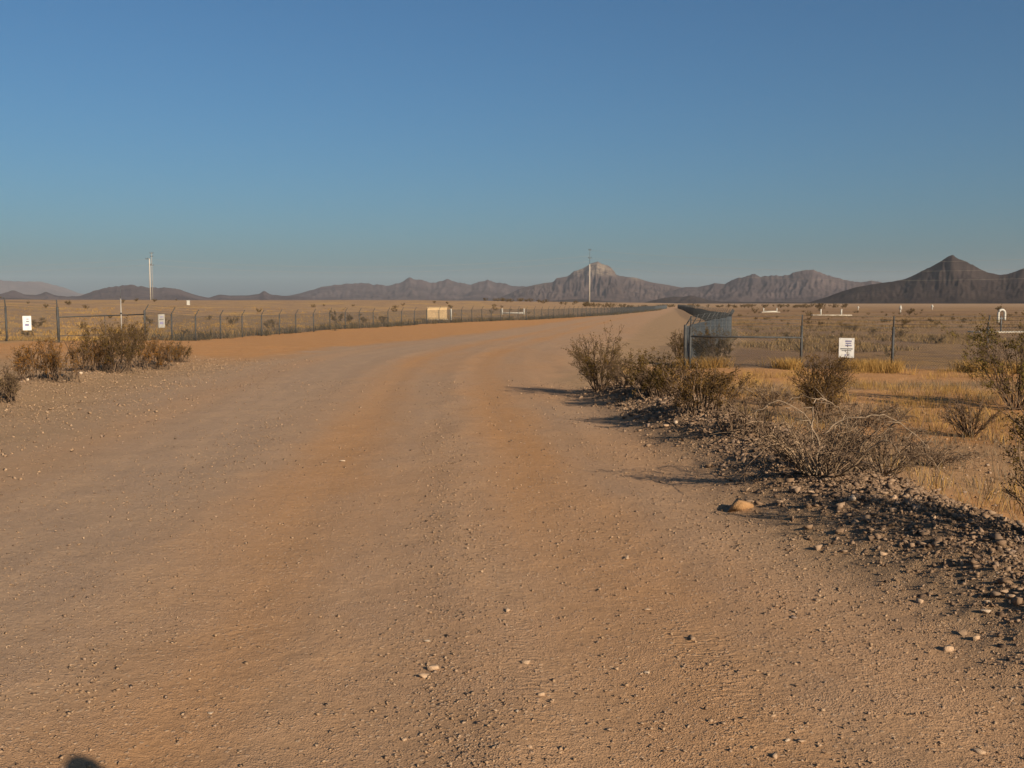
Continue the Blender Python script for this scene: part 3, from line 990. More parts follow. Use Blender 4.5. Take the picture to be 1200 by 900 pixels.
def arch_vent():
    d = 74.0
    x, y, z = at_depth(1172.5, d)
    root = empty('gooseneck_vent', (x, y, z), 'large white arched vent pipe on a dark post behind the big right creosote', 'vent pipe')
    top = EYE - (362 - 355.5) * d / F - z
    a = np.linspace(0, math.pi, 15)
    rr = 0.24
    pts = [(-rr, 0, top - 1.0), (-rr, 0, top - 0.6)] + [(-rr * math.cos(t), 0, top - 0.33 + 0.27 * math.sin(t)) for t in a] + [(rr, 0, top - 0.6), (rr, 0, top - 0.85)]
    link('arch', tube_mesh('arch', pts, 0.085, 10), M_WHITE, root)
    link('post', cyl_mesh('post', 0.05, 0.05, top - 0.45, 10, -0.1, 0.01), M_DARKMETAL, root, (0.03, 0.1, 0))
    link('bracket', box_mesh('bracket', 0.44, 0.06, 0.08, top - 0.75, 0.01), M_DARKMETAL, root, (0, 0.04, 0))
    link('pad', box_mesh('pad', 4.6, 1.8, 0.2, -0.1, 0.02), M_CONC, root, (0.3, 0.2, 0))


arch_vent()


# ------------------------------------------------------------------ plants
def rand_unit(rng, n):
    v = rng.normal(size=(n, 3))
    return v / np.linalg.norm(v, axis=1, keepdims=True)


def leaves_geo(rng, C, size, flat=0.0):
    n = len(C)
    u = rand_unit(rng, n)
    w = rand_unit(rng, n)
    v = np.cross(u, w)
    v /= np.linalg.norm(v, axis=1, keepdims=True) + 1e-9
    s = (size * (0.6 + 0.8 * rng.random(n)))[:, None]
    a = C - u * s * 0.5
    b = C + v * s * 0.28
    c = C + u * s * 0.5
    d = C - v * s * 0.28
    V = np.stack([a, b, c, d], 1).reshape(-1, 3)
    q = np.arange(n * 4).reshape(n, 4)
    return V, q


def poly_bend(rng, A, B, K, bow, jit):
    """N curved polylines from A to B"""
    t = np.linspace(0, 1, K)[None, :, None]
    P = A[:, None] * (1 - t) + B[:, None] * t
    n = len(A)
    off = rng.normal(size=(n, 1, 3)) * bow
    P = P + off * np.sin(np.pi * t) + rng.normal(size=P.shape) * jit * t
    P[:, 0] = A
    return P


def pick(rng, P, n, lo):
    """n points on polylines P beyond fraction lo, with the local direction"""
    i = rng.integers(0, P.shape[0], n)
    f = (lo + (1 - lo) * rng.random(n)) * (P.shape[1] - 1)
    k = np.minimum(f.astype(int), P.shape[1] - 2)
    fr = (f - k)[:, None]
    a = P[i, k]
    b = P[i, k + 1]
    d = b - a
    return a * (1 - fr) + b * fr, d / (np.linalg.norm(d, axis=1, keepdims=True) + 1e-9)


def creosote_geo(seed, h, w, stems=26, twigs=170, sprigs=420, leaf=2600, leafsize=0.026, clump=0.045, low=0.45, lean=(0, 0), spread=0.06, bare=0.12):
    rng = np.random.default_rng(seed)
    ang = rng.random(stems) * 2 * np.pi
    rad = np.sqrt(rng.random(stems)) * 0.5 * w
    A = np.stack([np.cos(ang) * spread * w * rng.random(stems), np.sin(ang) * spread * w * rng.random(stems), np.full(stems, -0.04)], 1)
    hh = h * (0.62 + 0.36 * rng.random(stems)) * (1 - 0.30 * (rad / (0.5 * w)) ** 2)
    B = np.stack([np.cos(ang) * rad + lean[0] * h, np.sin(ang) * rad + lean[1] * h, hh], 1)
    S = poly_bend(rng, A, B, 6, 0.06 * h, 0.012)
    Rs = np.linspace(0.011, 0.004, 6)[None] * (0.7 + 0.6 * rng.random((stems, 1)))
    a, d = pick(rng, S, twigs, 0.30)
    out = a * np.array([1, 1, 0.0])
    out /= np.linalg.norm(out, axis=1, keepdims=True) + 1e-6
    b = a + (d * 0.6 + out * 0.4 + rand_unit(rng, twigs) * 0.6 + np.array([0, 0, 0.25])) * (h * (0.10 + 0.16 * rng.random((twigs, 1))))
    T = poly_bend(rng, a, b, 4, 0.02 * h, 0.008)
    Rt = np.linspace(0.005, 0.0025, 4)[None] * np.ones((twigs, 1))
    a, d = pick(rng, T, sprigs, 0.35)
    b = a + (d * 0.5 + rand_unit(rng, sprigs) * 0.8 + np.array([0, 0, 0.3])) * (h * (0.04 + 0.07 * rng.random((sprigs, 1))))
    G = poly_bend(rng, a, b, 3, 0.006, 0.004)
    Rg = np.linspace(0.003, 0.0018, 3)[None] * np.ones((sprigs, 1))
    vs, qs, tn, off = [], [], [], 0
    for P, R in ((S, Rs), (T, Rt), (G, Rg)):
        v, q = tubes(P, R, 3)
        vs.append(v)
        qs.append(q + off)
        tn.append(np.repeat(rng.random(len(P)), P.shape[1] * 3))
        off += len(v)
    stem = (np.concatenate(vs), np.concatenate(qs), np.concatenate(tn))
    n1 = int(leaf * 0.75)
    c1, _ = pick(rng, G, n1, 0.1)
    c2, _ = pick(rng, T, leaf - n1, low)
    Cn = np.concatenate([c1, c2]) + rng.normal(size=(leaf, 3)) * clump * 0.5
    keep = (Cn[:, 2] > bare * h) & (vnoise(Cn[:, 0] * 6 / w + 40, Cn[:, 2] * 6 / h + Cn[:, 1] * 5 / w + 7, seed) > 0.22)
    Cn = Cn[keep]
    V, q = leaves_geo(rng, Cn, np.full(len(Cn), leafsize))
    tl = np.clip(0.25 + 0.5 * vnoise(Cn[:, 0] * 8, Cn[:, 2] * 8, seed + 3) + 0.35 * (rng.random(len(Cn)) - 0.5), 0, 1)
    return stem, (V, q, np.repeat(tl, 4))


def bush(px, py, h, w, label, seed, mat=None, cat='shrub', group='creosote shrubs near the road', name='creosote_bush', **kw):
    x, y, z = ground_at(px, py)
    st, lf = creosote_geo(seed, h, w, **kw)
    root = empty(name, (x, y, z), label, cat, group)
    link('stems', mesh_np('stems', st[0], None, st[1], attrs={'tint': st[2]}), M_STEM, root)
    link('foliage', mesh_np('foliage', lf[0], None, lf[1], attrs={'tint': lf[2]}), mat or M_LEAF, root)
    return root


def dead_brush_geo(seed, h, w, stems=60, twigs=420, sprigs=1100, droop=0.5):
    rng = np.random.default_rng(seed)
    ang = rng.random(stems) * 2 * np.pi
    rad = (0.35 + 0.65 * rng.random(stems)) * 0.5 * w
    A = np.stack([np.cos(ang) * 0.12 * w * rng.random(stems), np.sin(ang) * 0.12 * w * rng.random(stems), np.full(stems, -0.04)], 1)
    K = 9
    t = np.linspace(0, 1, K)[None, :]
    top = h * (0.5 + 0.5 * rng.random((stems, 1)))
    prof = np.sin(np.pi * t * (0.45 + 0.45 * rng.random((stems, 1))))
    S = np.stack([A[:, :1] + np.cos(ang)[:, None] * rad[:, None] * t ** 0.8, A[:, 1:2] + np.sin(ang)[:, None] * rad[:, None] * t ** 0.8, -0.03 + top * prof], -1)
    S += np.cumsum(rng.normal(size=S.shape) * 0.018 * h, axis=1)
    S[..., 2] = np.maximum(S[..., 2], 0.01)
    Rs = np.linspace(0.011, 0.003, K)[None] * (0.5 + 0.8 * rng.random((stems, 1)))
    a, d = pick(rng, S, twigs, 0.2)
    b = a + (d * 0.5 + rand_unit(rng, twigs) * 0.9) * (h * (0.15 + 0.25 * rng.random((twigs, 1))))
    b[:, 2] = np.maximum(b[:, 2], 0.01)
    T = poly_bend(rng, a, b, 5, 0.05 * h, 0.012)
    Rt = np.linspace(0.0045, 0.002, 5)[None] * np.ones((twigs, 1))
    a, d = pick(rng, T, sprigs, 0.2)
    b = a + (d * 0.4 + rand_unit(rng, sprigs)) * (h * (0.06 + 0.12 * rng.random((sprigs, 1))))
    b[:, 2] = np.maximum(b[:, 2], 0.005)
    G = poly_bend(rng, a, b, 4, 0.02 * h, 0.006)
    Rg = np.linspace(0.0028, 0.0014, 4)[None] * np.ones((sprigs, 1))
    parts = []
    for P, R, lo, hi in ((S, Rs, 0.5, 1.0), (T, Rt, 0.15, 0.8), (G, Rg, 0.0, 0.6)):
        v, q = tubes(P, R, 3)
        parts.append((v, q, np.repeat(lo + (hi - lo) * rng.random(len(P)), P.shape[1] * 3)))
    return parts


def join_parts(parts):
    off = 0
    V, Q, T = [], [], []
    for v, q, t in parts:
        V.append(v)
        Q.append(q + off)
        T.append(t)
        off += len(v)
    return np.concatenate(V), np.concatenate(Q), np.concatenate(T)


def dead_brush(px, py, h, w, label, seed, **kw):
    x, y, z = ground_at(px, py)
    parts = dead_brush_geo(seed, h, w, **kw)
    root = empty('dead_shrub', (x, y, z), label, 'dead shrub', 'dead shrubs on the right verge')
    v, q, t = parts[0]
    link('branches', mesh_np('branches', v, None, q, attrs={'tint': t}), M_DEAD, root)
    v, q, t = join_parts(parts[1:])
    link('twigs', mesh_np('twigs', v, None, q, attrs={'tint': t}), M_DEAD, root)
    return root


# right verge, front to back
bush(703, 458, 1.08, 1.15, 'airy creosote bush at the road edge, nearest the road bend', 101, leaf=7500, leafsize=0.024, stems=30, twigs=300, sprigs=1100, spread=0.12, bare=0.06)
bush(768, 466, 0.78, 0.95, 'dark upright creosote bush second along the gravel berm', 102, leaf=8000, leafsize=0.026, stems=34, twigs=260, sprigs=700, spread=0.15, bare=0.05)
bush(820, 483, 0.66, 1.15, 'low rounded brown creosote bush just behind the berm', 103, M_LEAF_B, leaf=9000, leafsize=0.023, stems=44, twigs=360, sprigs=1100, low=0.1, spread=0.35, bare=0.03)
bush(964, 496, 1.28, 0.9, 'tall creosote bush standing left of the lettered sign', 104, M_LEAF_B, leaf=8500, leafsize=0.024, twigs=260, sprigs=1000, lean=(0.03, 0))
bush(1137, 512, 0.66, 1.0, 'sparse twiggy shrub with a few leaves on the right verge', 105, leaf=900, leafsize=0.018, stems=34, twigs=240)
bush(1190, 480, 1.85, 2.3, 'big spreading creosote bush at the right edge below the arched vent', 106, M_LEAF_Y, leaf=12500, leafsize=0.038, stems=44, twigs=380, sprigs=1000, low=0.3)
bush(1240, 640, 0.95, 0.95, 'creosote bush cut by the right edge above the gravel bank', 107, leaf=3600, leafsize=0.018, spread=0.2)
bush(833, 430, 1.30, 1.45, 'creosote bush growing against the near end of the right fence', 108, leaf=9000, leafsize=0.036, stems=40, twigs=300, sprigs=900, low=0.2, spread=0.2)
bush(797, 421, 1.1, 0.7, 'small green creosote sprouting on the road side of the right fence', 109, leaf=2400, leafsize=0.034)
bush(742, 450, 0.42, 0.8, 'low dry shrub between the two leading creosotes on the berm', 110, M_SCRUB, leaf=1300, leafsize=0.018, spread=0.4, bare=0.03)
bush(872, 506, 0.42, 0.8, 'small leafless-looking shrub left of the dead tangle', 111, M_SCRUB, leaf=800, leafsize=0.015, twigs=220, spread=0.4)
# left verge
LV = dict(group='shrubs on the left verge', low=0.1, spread=0.55, bare=0.03, stems=46)
bush(62, 446, 0.95, 1.45, 'rusty orange shrub, leftmost of the clump below the left gate', 121, M_LEAF_O, leaf=5000, leafsize=0.030, twigs=330, sprigs=1100, **LV)
bush(132, 436, 1.35, 1.55, 'tallest dark shrub in the clump before the left gate', 122, M_LEAF, leaf=5800, leafsize=0.032, twigs=330, sprigs=1100, **LV)
bush(176, 431, 0.85, 1.75, 'low wide shrub at the right end of the left clump', 123, M_LEAF_O, leaf=5600, leafsize=0.028, twigs=330, sprigs=1100, **LV)
bush(112, 434, 0.75, 1.1, 'small rusty shrub tucked between the rusty and the tallest left shrubs', 124, M_LEAF_O, leaf=3600, leafsize=0.026, twigs=300, sprigs=900, **LV)
bush(207, 424, 0.6, 0.8, 'small dark shrub beside the bump at the right tip of the left clump', 125, M_LEAF, leaf=2600, leafsize=0.026, twigs=200, sprigs=600, **LV)
bush(-8, 470, 0.65, 1.0, 'dry shrub cut by the left edge on the gravel shoulder', 126, M_SCRUB, leaf=3600, leafsize=0.022, twigs=300, sprigs=800, **LV)
bush(152, 410, 1.05, 1.3, 'dark shrub behind the left clump close to the gate', 127, M_LEAF, leaf=3800, leafsize=0.034, twigs=250, sprigs=700, **LV)
# the dead tangle
dead_brush(965, 556, 0.58, 1.65, 'big tangle of dead grey branches on the right berm', 201, stems=42, twigs=330, sprigs=900)
dead_brush(1035, 556, 0.48, 1.15, 'lower fine-twigged dead shrub right of the big tangle', 202, stems=36, twigs=300, sprigs=850)
dead_brush(1090, 545, 0.3, 1.1, 'flat patch of dead twigs behind the right gravel bank', 203, stems=40, twigs=300, sprigs=800)
dead_brush(905, 475, 0.42, 1.5, 'low brown dead shrub before the orange strip left of the tall creosote', 204, stems=50, twigs=360, sprigs=1000)
dead_brush(1015, 500, 0.40, 1.3, 'low brown dead shrub right of the tall creosote', 205, stems=50, twigs=360, sprigs=900)


def arch_branches():
    x, y, z = ground_at(955, 560)
    rng = np.random.default_rng(5)
    root = empty('fallen_branch', (x, y, z), 'pale bare branches arching over the big dead tangle', 'branch')
    specs = [((0.0, -0.05, 0.0), (0.03, 0.0, 0.42), (-0.06, 0.0, 0.66), (-0.24, 0.02, 0.80), (-0.46, 0.05, 0.70)),
             ((0.0, -0.05, 0.3), (0.02, -0.03, 0.56), (0.06, 0, 0.74), (0.20, 0.05, 0.74), (0.30, 0.1, 0.66)),
             ((0.05, -0.05, 0.4), (0.25, -0.04, 0.58), (0.5, -0.05, 0.64), (0.72, -0.05, 0.56), (0.95, -0.08, 0.28))]
    for sp in specs:
        c = np.array(sp)
        t = np.linspace(0, 1, 18)
        ti = np.linspace(0, 1, len(c))
        pts = np.stack([np.interp(t, ti, c[:, k]) for k in range(3)], 1)
        for _ in range(2):
            pts[1:-1] = (pts[:-2] + 2 * pts[1:-1] + pts[2:]) / 4
        pts += np.cumsum(rng.normal(size=pts.shape) * 0.016, axis=0)
        lb = link('limb', tube_mesh('limb', pts, np.linspace(0.008, 0.003, 18), 6), M_BONE, root)
        for k in rng.integers(4, 17, 7):
            d = rand_unit(rng, 1)[0] * np.array([1, 1, 0.8]) + np.array([0, 0, 0.1])
            q = pts[k] + d * (0.08 + 0.14 * rng.random())
            m_ = (pts[k] + q) / 2 + rng.normal(size=3) * 0.015
            link('twig', tube_mesh('twig', [pts[k], m_, q], [0.004, 0.003, 0.002], 4), M_BONE, lb)


M_BONE = simple_mat('bleached_wood', (0.16, 0.115, 0.078), (0.25, 0.185, 0.128), 25.0, 0.9)
arch_branches()


# small shrubs dotted over both plains (shared meshes, one object each)
def shrub_mesh(seed, h=0.8, w=1.2):
    st, lf = creosote_geo(seed, h, w, stems=12, twigs=50, sprigs=110, leaf=620, leafsize=0.075, clump=0.08, low=0.05)
    V, Q, T = join_parts([(st[0], st[1], st[2] * 0.3), lf])
    return mesh_np('shrub', V, None, Q, attrs={'tint': T})


SHRUBS = [shrub_mesh(300 + k) for k in range(6)]
for m_ in SHRUBS:
    m_.materials.append(M_SCRUB)
srng = np.random.default_rng(77)


def plain_shrub(px, d, h, label, group, name='desert_shrub'):
    x, y, z = at_depth(px, d)
    k = srng.integers(0, len(SHRUBS))
    s = h / 0.8
    o = link(name, SHRUBS[k], None, None, (x, y, z - 0.02), (0, 0, srng.random() * 6.28), (s * (0.9 + 0.5 * srng.random()), s * (0.9 + 0.5 * srng.random()), s))
    return tag(o, label, 'shrub', group)


for (px_, d_, h_, lb) in ((1064, 190, 1.4, 'dark round shrub right of the hooded vent pipe'), (1061, 100, 0.75, 'dark shrub below the hooded vent pipe'), (1098, 52, 0.55, 'lone dark shrub beyond the right fence, nearest the wire'),
                          (1127, 110, 0.6, 'flat dark shrub midway between lone vent and arched vent'), (1170, 240, 1.7, 'dark round shrub directly above the arched vent'), (961, 300, 2.4, 'large dark shrub on the skyline left of the pyramid hill'),
                          (884, 215, 1.3, 'dark leaning shrub left of the two short white risers'), (948, 165, 0.9, 'dark shrub touching the left end of the long pale slab'), (396, 105, 1.35, 'dark rounded shrub behind the middle of the long left fence'),
                          (316, 84, 0.8, 'small shrub behind the long left fence, left of the dark rounded one')):
    plain_shrub(px_, d_, h_, lb, 'picked-out shrubs on the plain')
gl = 'shrubs on the left plain'
for _ in range(60):
    d_ = 52 * (5.0 ** srng.random())
    px_ = -20 + srng.random() * 640
    x_ = (px_ - 600) / F * d_
    if x_ > left_fence_x(d_) - 1.5:
        continue
    plain_shrub(px_, d_, 0.45 + 0.5 * srng.random(), 'one of many small brown shrubs on the plain behind the long left fence', gl)
gr = 'shrubs on the right plain'
for _ in range(85):
    d_ = 40 * (7.0 ** srng.random())
    px_ = 850 + srng.random() * 380
    x_ = (px_ - 600) / F * d_
    if x_ < right_fence_x(d_) + 1.5:
        continue
    plain_shrub(px_, d_, 0.25 + 0.35 * srng.random(), 'one of many small brown shrubs on the plain beyond the right fence', gr)
gh = 'dark shrubs along the skyline'
for _ in range(60):
    px_ = 560 + srng.random() * 250
    d_ = 330 + 120 * srng.random()
    x_ = (px_ - 600) / F * d_
    if x_ > left_fence_x(d_) - 3:
        d_ = 470 + 60 * srng.random()
    plain_shrub(px_, d_, 0.8 + 0.9 * srng.random(), 'one of the dark shrubs in the row above the far end of the left fence', gh)
for _ in range(70):
    px_ = 770 + srng.random() * 220
    d_ = 420 + 200 * srng.random()
    plain_shrub(px_, d_, 1.0 + 1.1 * srng.random(), 'one of the dark shrubs in the hazy belt below the right range', gh)


# grasses and weeds nobody could count
def blades(P, n, h, spread, seed, width=0.006):
    rng = np.random.default_rng(seed)
    P = np.asarray(P)
    base = np.repeat(P, n, axis=0)
    m = len(base)
    hh = np.repeat(np.broadcast_to(h, (len(P),)), n) * (0.5 + 0.6 * rng.random(m))
    sp = np.repeat(np.broadcast_to(spread, (len(P),)), n)
    a = rng.random(m) * 6.283
    r = np.sqrt(rng.random(m)) * sp
    base = base + np.stack([np.cos(a) * r, np.sin(a) * r, np.full(m, -0.01)], 1)
    la = a + rng.normal(size=m) * 0.7
    lean = hh * (0.2 + 0.6 * rng.random(m))
    tip = base + np.stack([np.cos(la) * lean, np.sin(la) * lean, hh], 1)
    mid = base * 0.5 + tip * 0.5 + np.stack([-np.cos(la) * lean * 0.12, -np.sin(la) * lean * 0.12, hh * 0.08], 1)
    pa = rng.random(m) * 6.283
    wv = np.stack([np.cos(pa), np.sin(pa), 0 * pa], 1) * (np.broadcast_to(width, (len(P),)).repeat(n) * 0.5)[:, None]
    V = np.stack([base - wv, base + wv, mid + wv * 0.8, mid - wv * 0.8, tip], 1).reshape(-1, 3)
    i = np.arange(m)[:, None] * 5
    q = i + np.array([[0, 1, 2, 3]])
    t = i + np.array([[3, 2, 4]])
    tn = np.clip(np.repeat(np.repeat(rng.random(len(P)), n) * 0.6 + rng.random(m) * 0.4, 5), 0, 1)
    return V, t, q, tn


def stuff_blades(name, label, P, n, h, spread, seed, mat, width):
    V, t, q, tn = blades(P, n, h, spread, seed, width)
    kind(link(name, mesh_np(name, V, t, q, attrs={'tint': tn}), mat), 'stuff', label)


def with_z(x, y):
    return np.stack([x, y, H(x, y)], 1)


g = np.random.default_rng(401)
# golden grass at the foot of the right fence
x = 5.4 + g.random(900) * 13
y = 32.4 - (x - 5.6) * 0.26 + g.normal(size=900) * 0.55
keep = vnoise(x * 0.9, y * 0.2, 55) > 0.38
stuff_blades('fence_grass', 'golden dry grass along the foot of the right fence', with_z(x[keep], y[keep]), 16, 0.42, 0.16, 402, M_GRASS, 0.014)
# dry grass and litter between the berm and the right fence
n_ = 5200
y = 7.5 + 24 * g.random(n_) ** 0.8
s_ = 4.9 + g.random(n_) * 14
x = centre(y) + s_
keep = (vnoise(x * 0.5, y * 0.5, 56) > 0.42) & (x < y * 0.62 + 1.5) & ((y < 26.5) | (vnoise(x * 1.3, y * 1.3, 57) > 0.7))
stuff_blades('verge_grass', 'thin dry straw scattered over the right verge', with_z(x[keep], y[keep]), 9, 0.16 + 0.14 * g.random(keep.sum()), 0.12, 403, M_GRASS, 0.006)
n_ = 3000
y = 7.0 + 22 * g.random(n_) ** 0.8
x = centre(y) + 4.7 + g.random(n_) * 13
keep = (vnoise(x * 0.6, y * 0.6, 59) > 0.47) & (x < y * 0.62 + 1.5) & (y < 26)
stuff_blades('verge_weeds', 'low brown dead weeds on the right verge', with_z(x[keep], y[keep]), 10, 0.12 + 0.14 * g.random(keep.sum()), 0.14, 404, M_WEED, 0.006)
# grey-green weeds along the foot of the long left fence
rl = resample(FENCE_L[4:], 0.22)
rl = rl[rl[:, 1] < 330]
x = rl[:, 0] + g.normal(size=len(rl)) * 0.45 - 0.5
y = rl[:, 1] + g.normal(size=len(rl)) * 0.45
keep = vnoise(rl[:, 1] * 0.35, y * 0, 66) > 0.25
stuff_blades('fence_weeds', 'grey weeds crowding the foot of the long left fence', with_z(x[keep], y[keep]), 14, 0.45 + 0.3 * g.random(keep.sum()), 0.28, 405, M_FWEED, 0.024)
rl = resample(np.array([(-27, 37.4), (-18.2, 40.0)]), 0.2)
stuff_blades('corner_weeds', 'dark weeds under the short left fence', with_z(rl[:, 0], rl[:, 1]), 10, 0.22, 0.2, 406, M_WEED, 0.016)
rr_ = resample(FENCE_R[:4], 0.3)
stuff_blades('road_fence_weeds', 'weeds along the foot of the right fence', with_z(rr_[:, 0] + 0.2, rr_[:, 1]), 10, 0.35, 0.25, 407, M_WEED, 0.014)
# dry grass on the plains
for nm, lab, lo, hi, sd in (('left_plain_grass', 'dry grass over the left plain', -20, 620, 410), ('right_plain_grass', 'dry grass over the right plain', 840, 1230, 411)):
    n_ = 5200
    d_ = 42 * (4.2 ** g.random(n_))
    p_ = lo + g.random(n_) * (hi - lo)
    x = (p_ - 600) / F * d_
    keep = ((x < left_fence_x(d_) - 0.6) if lo < 0 else (x > right_fence_x(d_) + 0.8)) & (vnoise(x * 0.3, d_ * 0.22, sd) > 0.45)
    stuff_blades(nm, lab, with_z(x[keep], d_[keep]), 8, 0.16 + 0.16 * g.random(keep.sum()), 0.3, sd, M_GRASS if lo < 0 else M_MIXED, 0.03)


# ------------------------------------------------------------------ stones
def stone_templates(npts, n, seed):
    """broken-rock shapes: convex hulls of a few points in a squat box"""
    import bmesh
    rng = np.random.default_rng(seed)
    out = []
    for k in range(n):
        p = rng.random((npts, 3)) * 2 - 1
        p = np.sign(p) * np.abs(p) ** 0.45 * 0.78
        p = p * np.array([1.0, 0.6 + 0.35 * rng.random(), 0.45 + 0.35 * rng.random()])
        bm = bmesh.new()
        for q in p:
            bm.verts.new(q)
        r = bmesh.ops.convex_hull(bm, input=bm.verts)
        bmesh.ops.delete(bm, geom=[e for e in r['geom_interior'] if isinstance(e, bmesh.types.BMVert)], context='VERTS')
        bm.verts.index_update()
        bm.verts.ensure_lookup_table()
        v = np.array([a.co[:] for a in bm.verts])
        f = np.array([[a.index for a in b.verts] for b in bm.faces])
        bm.free()
        out.append((v, f))
    return out


def scatter(name, label, x, y, size, seed, npts=9, sink=0.25, mat=None):
    rng = np.random.default_rng(seed)
    TT = stone_templates(npts, 14, seed)
    k = rng.integers(0, len(TT), len(x))
    z = H(x, y)
    VV, FF, TN, off = [], [], [], 0
    for ti, (tv, f) in enumerate(TT):
        m = k == ti
        n = int(m.sum())
        if not n:
            continue
        sz = size[m]
        a = rng.random(n) * 6.283
        ca, sa = np.cos(a)[:, None], np.sin(a)[:, None]
        tilt = rng.normal(size=n) * 0.45
        ct, st = np.cos(tilt)[:, None], np.sin(tilt)[:, None]
        V = tv[None] * sz[:, None, None]
        X, Y, Z = V[..., 0], V[..., 1], V[..., 2]
        Y, Z = Y * ct - Z * st, Y * st + Z * ct
        X, Y = X * ca - Y * sa, X * sa + Y * ca
        VV.append(np.stack([X + x[m][:, None], Y + y[m][:, None], Z + (z[m] + sz * sink)[:, None]], -1).reshape(-1, 3))
        nv = len(tv)
        FF.append((f[None] + (np.arange(n) * nv)[:, None, None]).reshape(-1, 3) + off)
        TN.append(np.repeat(rng.random(n), nv))
        off += n * nv
    kind(link(name, mesh_np(name, np.concatenate(VV), np.concatenate(FF), attrs={'tint': np.concatenate(TN)}), mat or M_STONE), 'stuff', label)


def in_view(x, y, m=1.5):
    return np.abs(x) < 0.53 * y + m


g = np.random.default_rng(501)
# berm: crushed rock heaped by the grader
n_ = 85000
y = 3.2 + 19 * g.random(n_) ** 1.25
s_ = 4.15 + g.normal(size=n_) * 0.66
x = centre(y) + s_
p_ = berm_amount(x, y, s_)
keep = (g.random(n_) < 0.012 + 1.8 * p_ ** 1.2) & in_view(x, y, 0.6)
x, y = x[keep], y[keep]
size = np.clip(0.0082 * np.exp(g.normal(size=len(x)) * 0.65), 0.004, 0.045) * (1 + 0.035 * y)
scatter('berm_gravel', 'crushed rock heaped along the right edge of the road', x, y, size, 502, npts=8, sink=0.12, mat=M_BERM)
# road: loose pebbles, thicker between the wheel tracks
n_ = 150000
y = 3.3 * (7.0 ** g.random(n_))
x = (g.random(n_) * 2 - 1) * (0.53 * y + 0.4)
s_ = across(x, y)
dens = 0.22 + 0.12 * sstep(-1.5, -3.0, s_) + 1.3 * np.exp(-((s_ - 0.28) / 0.26) ** 2) + 0.55 * np.exp(-((s_ + 2.15) / 0.4) ** 2) + 0.6 * np.exp(-((s_ + 1.5) / 0.22) ** 2) * sstep(8, 5, y) + 0.25 * sstep(0.6, 1.2, s_) + 0.55 * sstep(1.6, 3.0, s_) + 0.35 * sstep(-5.0, -8.0, s_) * sstep(7, 14, y)
dens *= 0.35 + 1.1 * vnoise(x * 1.1, y * 0.5, 81)
keep = (g.random(n_) < 0.85 * dens) & (s_ > -8.5) & (s_ < 3.4)
x, y = x[keep], y[keep]
size = np.clip(0.0040 * np.exp(g.normal(size=len(x)) * 0.55), 0.0019, 0.013) * (1 + 0.07 * y)
scatter('road_gravel', 'loose pebbles over the dirt road', x, y, size, 503, npts=6, sink=0.14)
# left shoulder
n_ = 42000
y = 8 + 24 * g.random(n_)
s_ = -11.5 + 7.5 * g.random(n_)
x = centre(y) + s_
keep = (g.random(n_) < (0.45 + 0.6 * vnoise(x * 0.7, y * 0.7, 83)) * (0.15 + 0.85 * sstep(-4.4, -8.0, s_ + 1.2 * fbm(x * 0.5, y * 0.5, 3, 84)))) & in_view(x, y, 0.6)
x, y = x[keep], y[keep]
size = np.clip(0.0150 * np.exp(g.normal(size=len(x)) * 0.5), 0.008, 0.045)
scatter('shoulder_gravel', 'coarse gravel on the left shoulder', x, y, size, 504, npts=7)
# right verge, sparse
n_ = 6000
y = 5.5 + 20 * g.random(n_)
s_ = 4.6 + 6 * g.random(n_)
x = centre(y) + s_
keep = (vnoise(x * 0.6, y * 0.6, 85) > 0.4) & in_view(x, y, 0.6)
x, y = x[keep], y[keep]
size = np.clip(0.013 * np.exp(g.normal(size=len(x)) * 0.5), 0.006, 0.04)
scatter('verge_gravel', 'scattered stones on the right verge', x, y, size, 505)

# rocks one can pick out
ROCKS = [mesh_np('rock', v, f) for v, f in stone_templates(12, 8, 601)]
ROCK_BY = {}


def rock_mesh(k, mat):
    key = (k, mat.name)
    if key not in ROCK_BY:
        me = ROCKS[k].copy()
        me.materials.append(mat)
        ROCK_BY[key] = me
    return ROCK_BY[key]


def rock(px, py, wpx, label, mat, k, group='stones picked out on the road', hs=1.0, rz=0.0, sink=0.15):
    x, y, z = ground_at(px, py)
    r = 0.5 * wpx * math.hypot(x, y) / F
    o = link('rock', rock_mesh(k % 8, mat), None, None, (x, y, z + r * sink), (0, 0, rz), (r, r * 0.9, r * hs))
    return tag(o, label, 'rock', group)


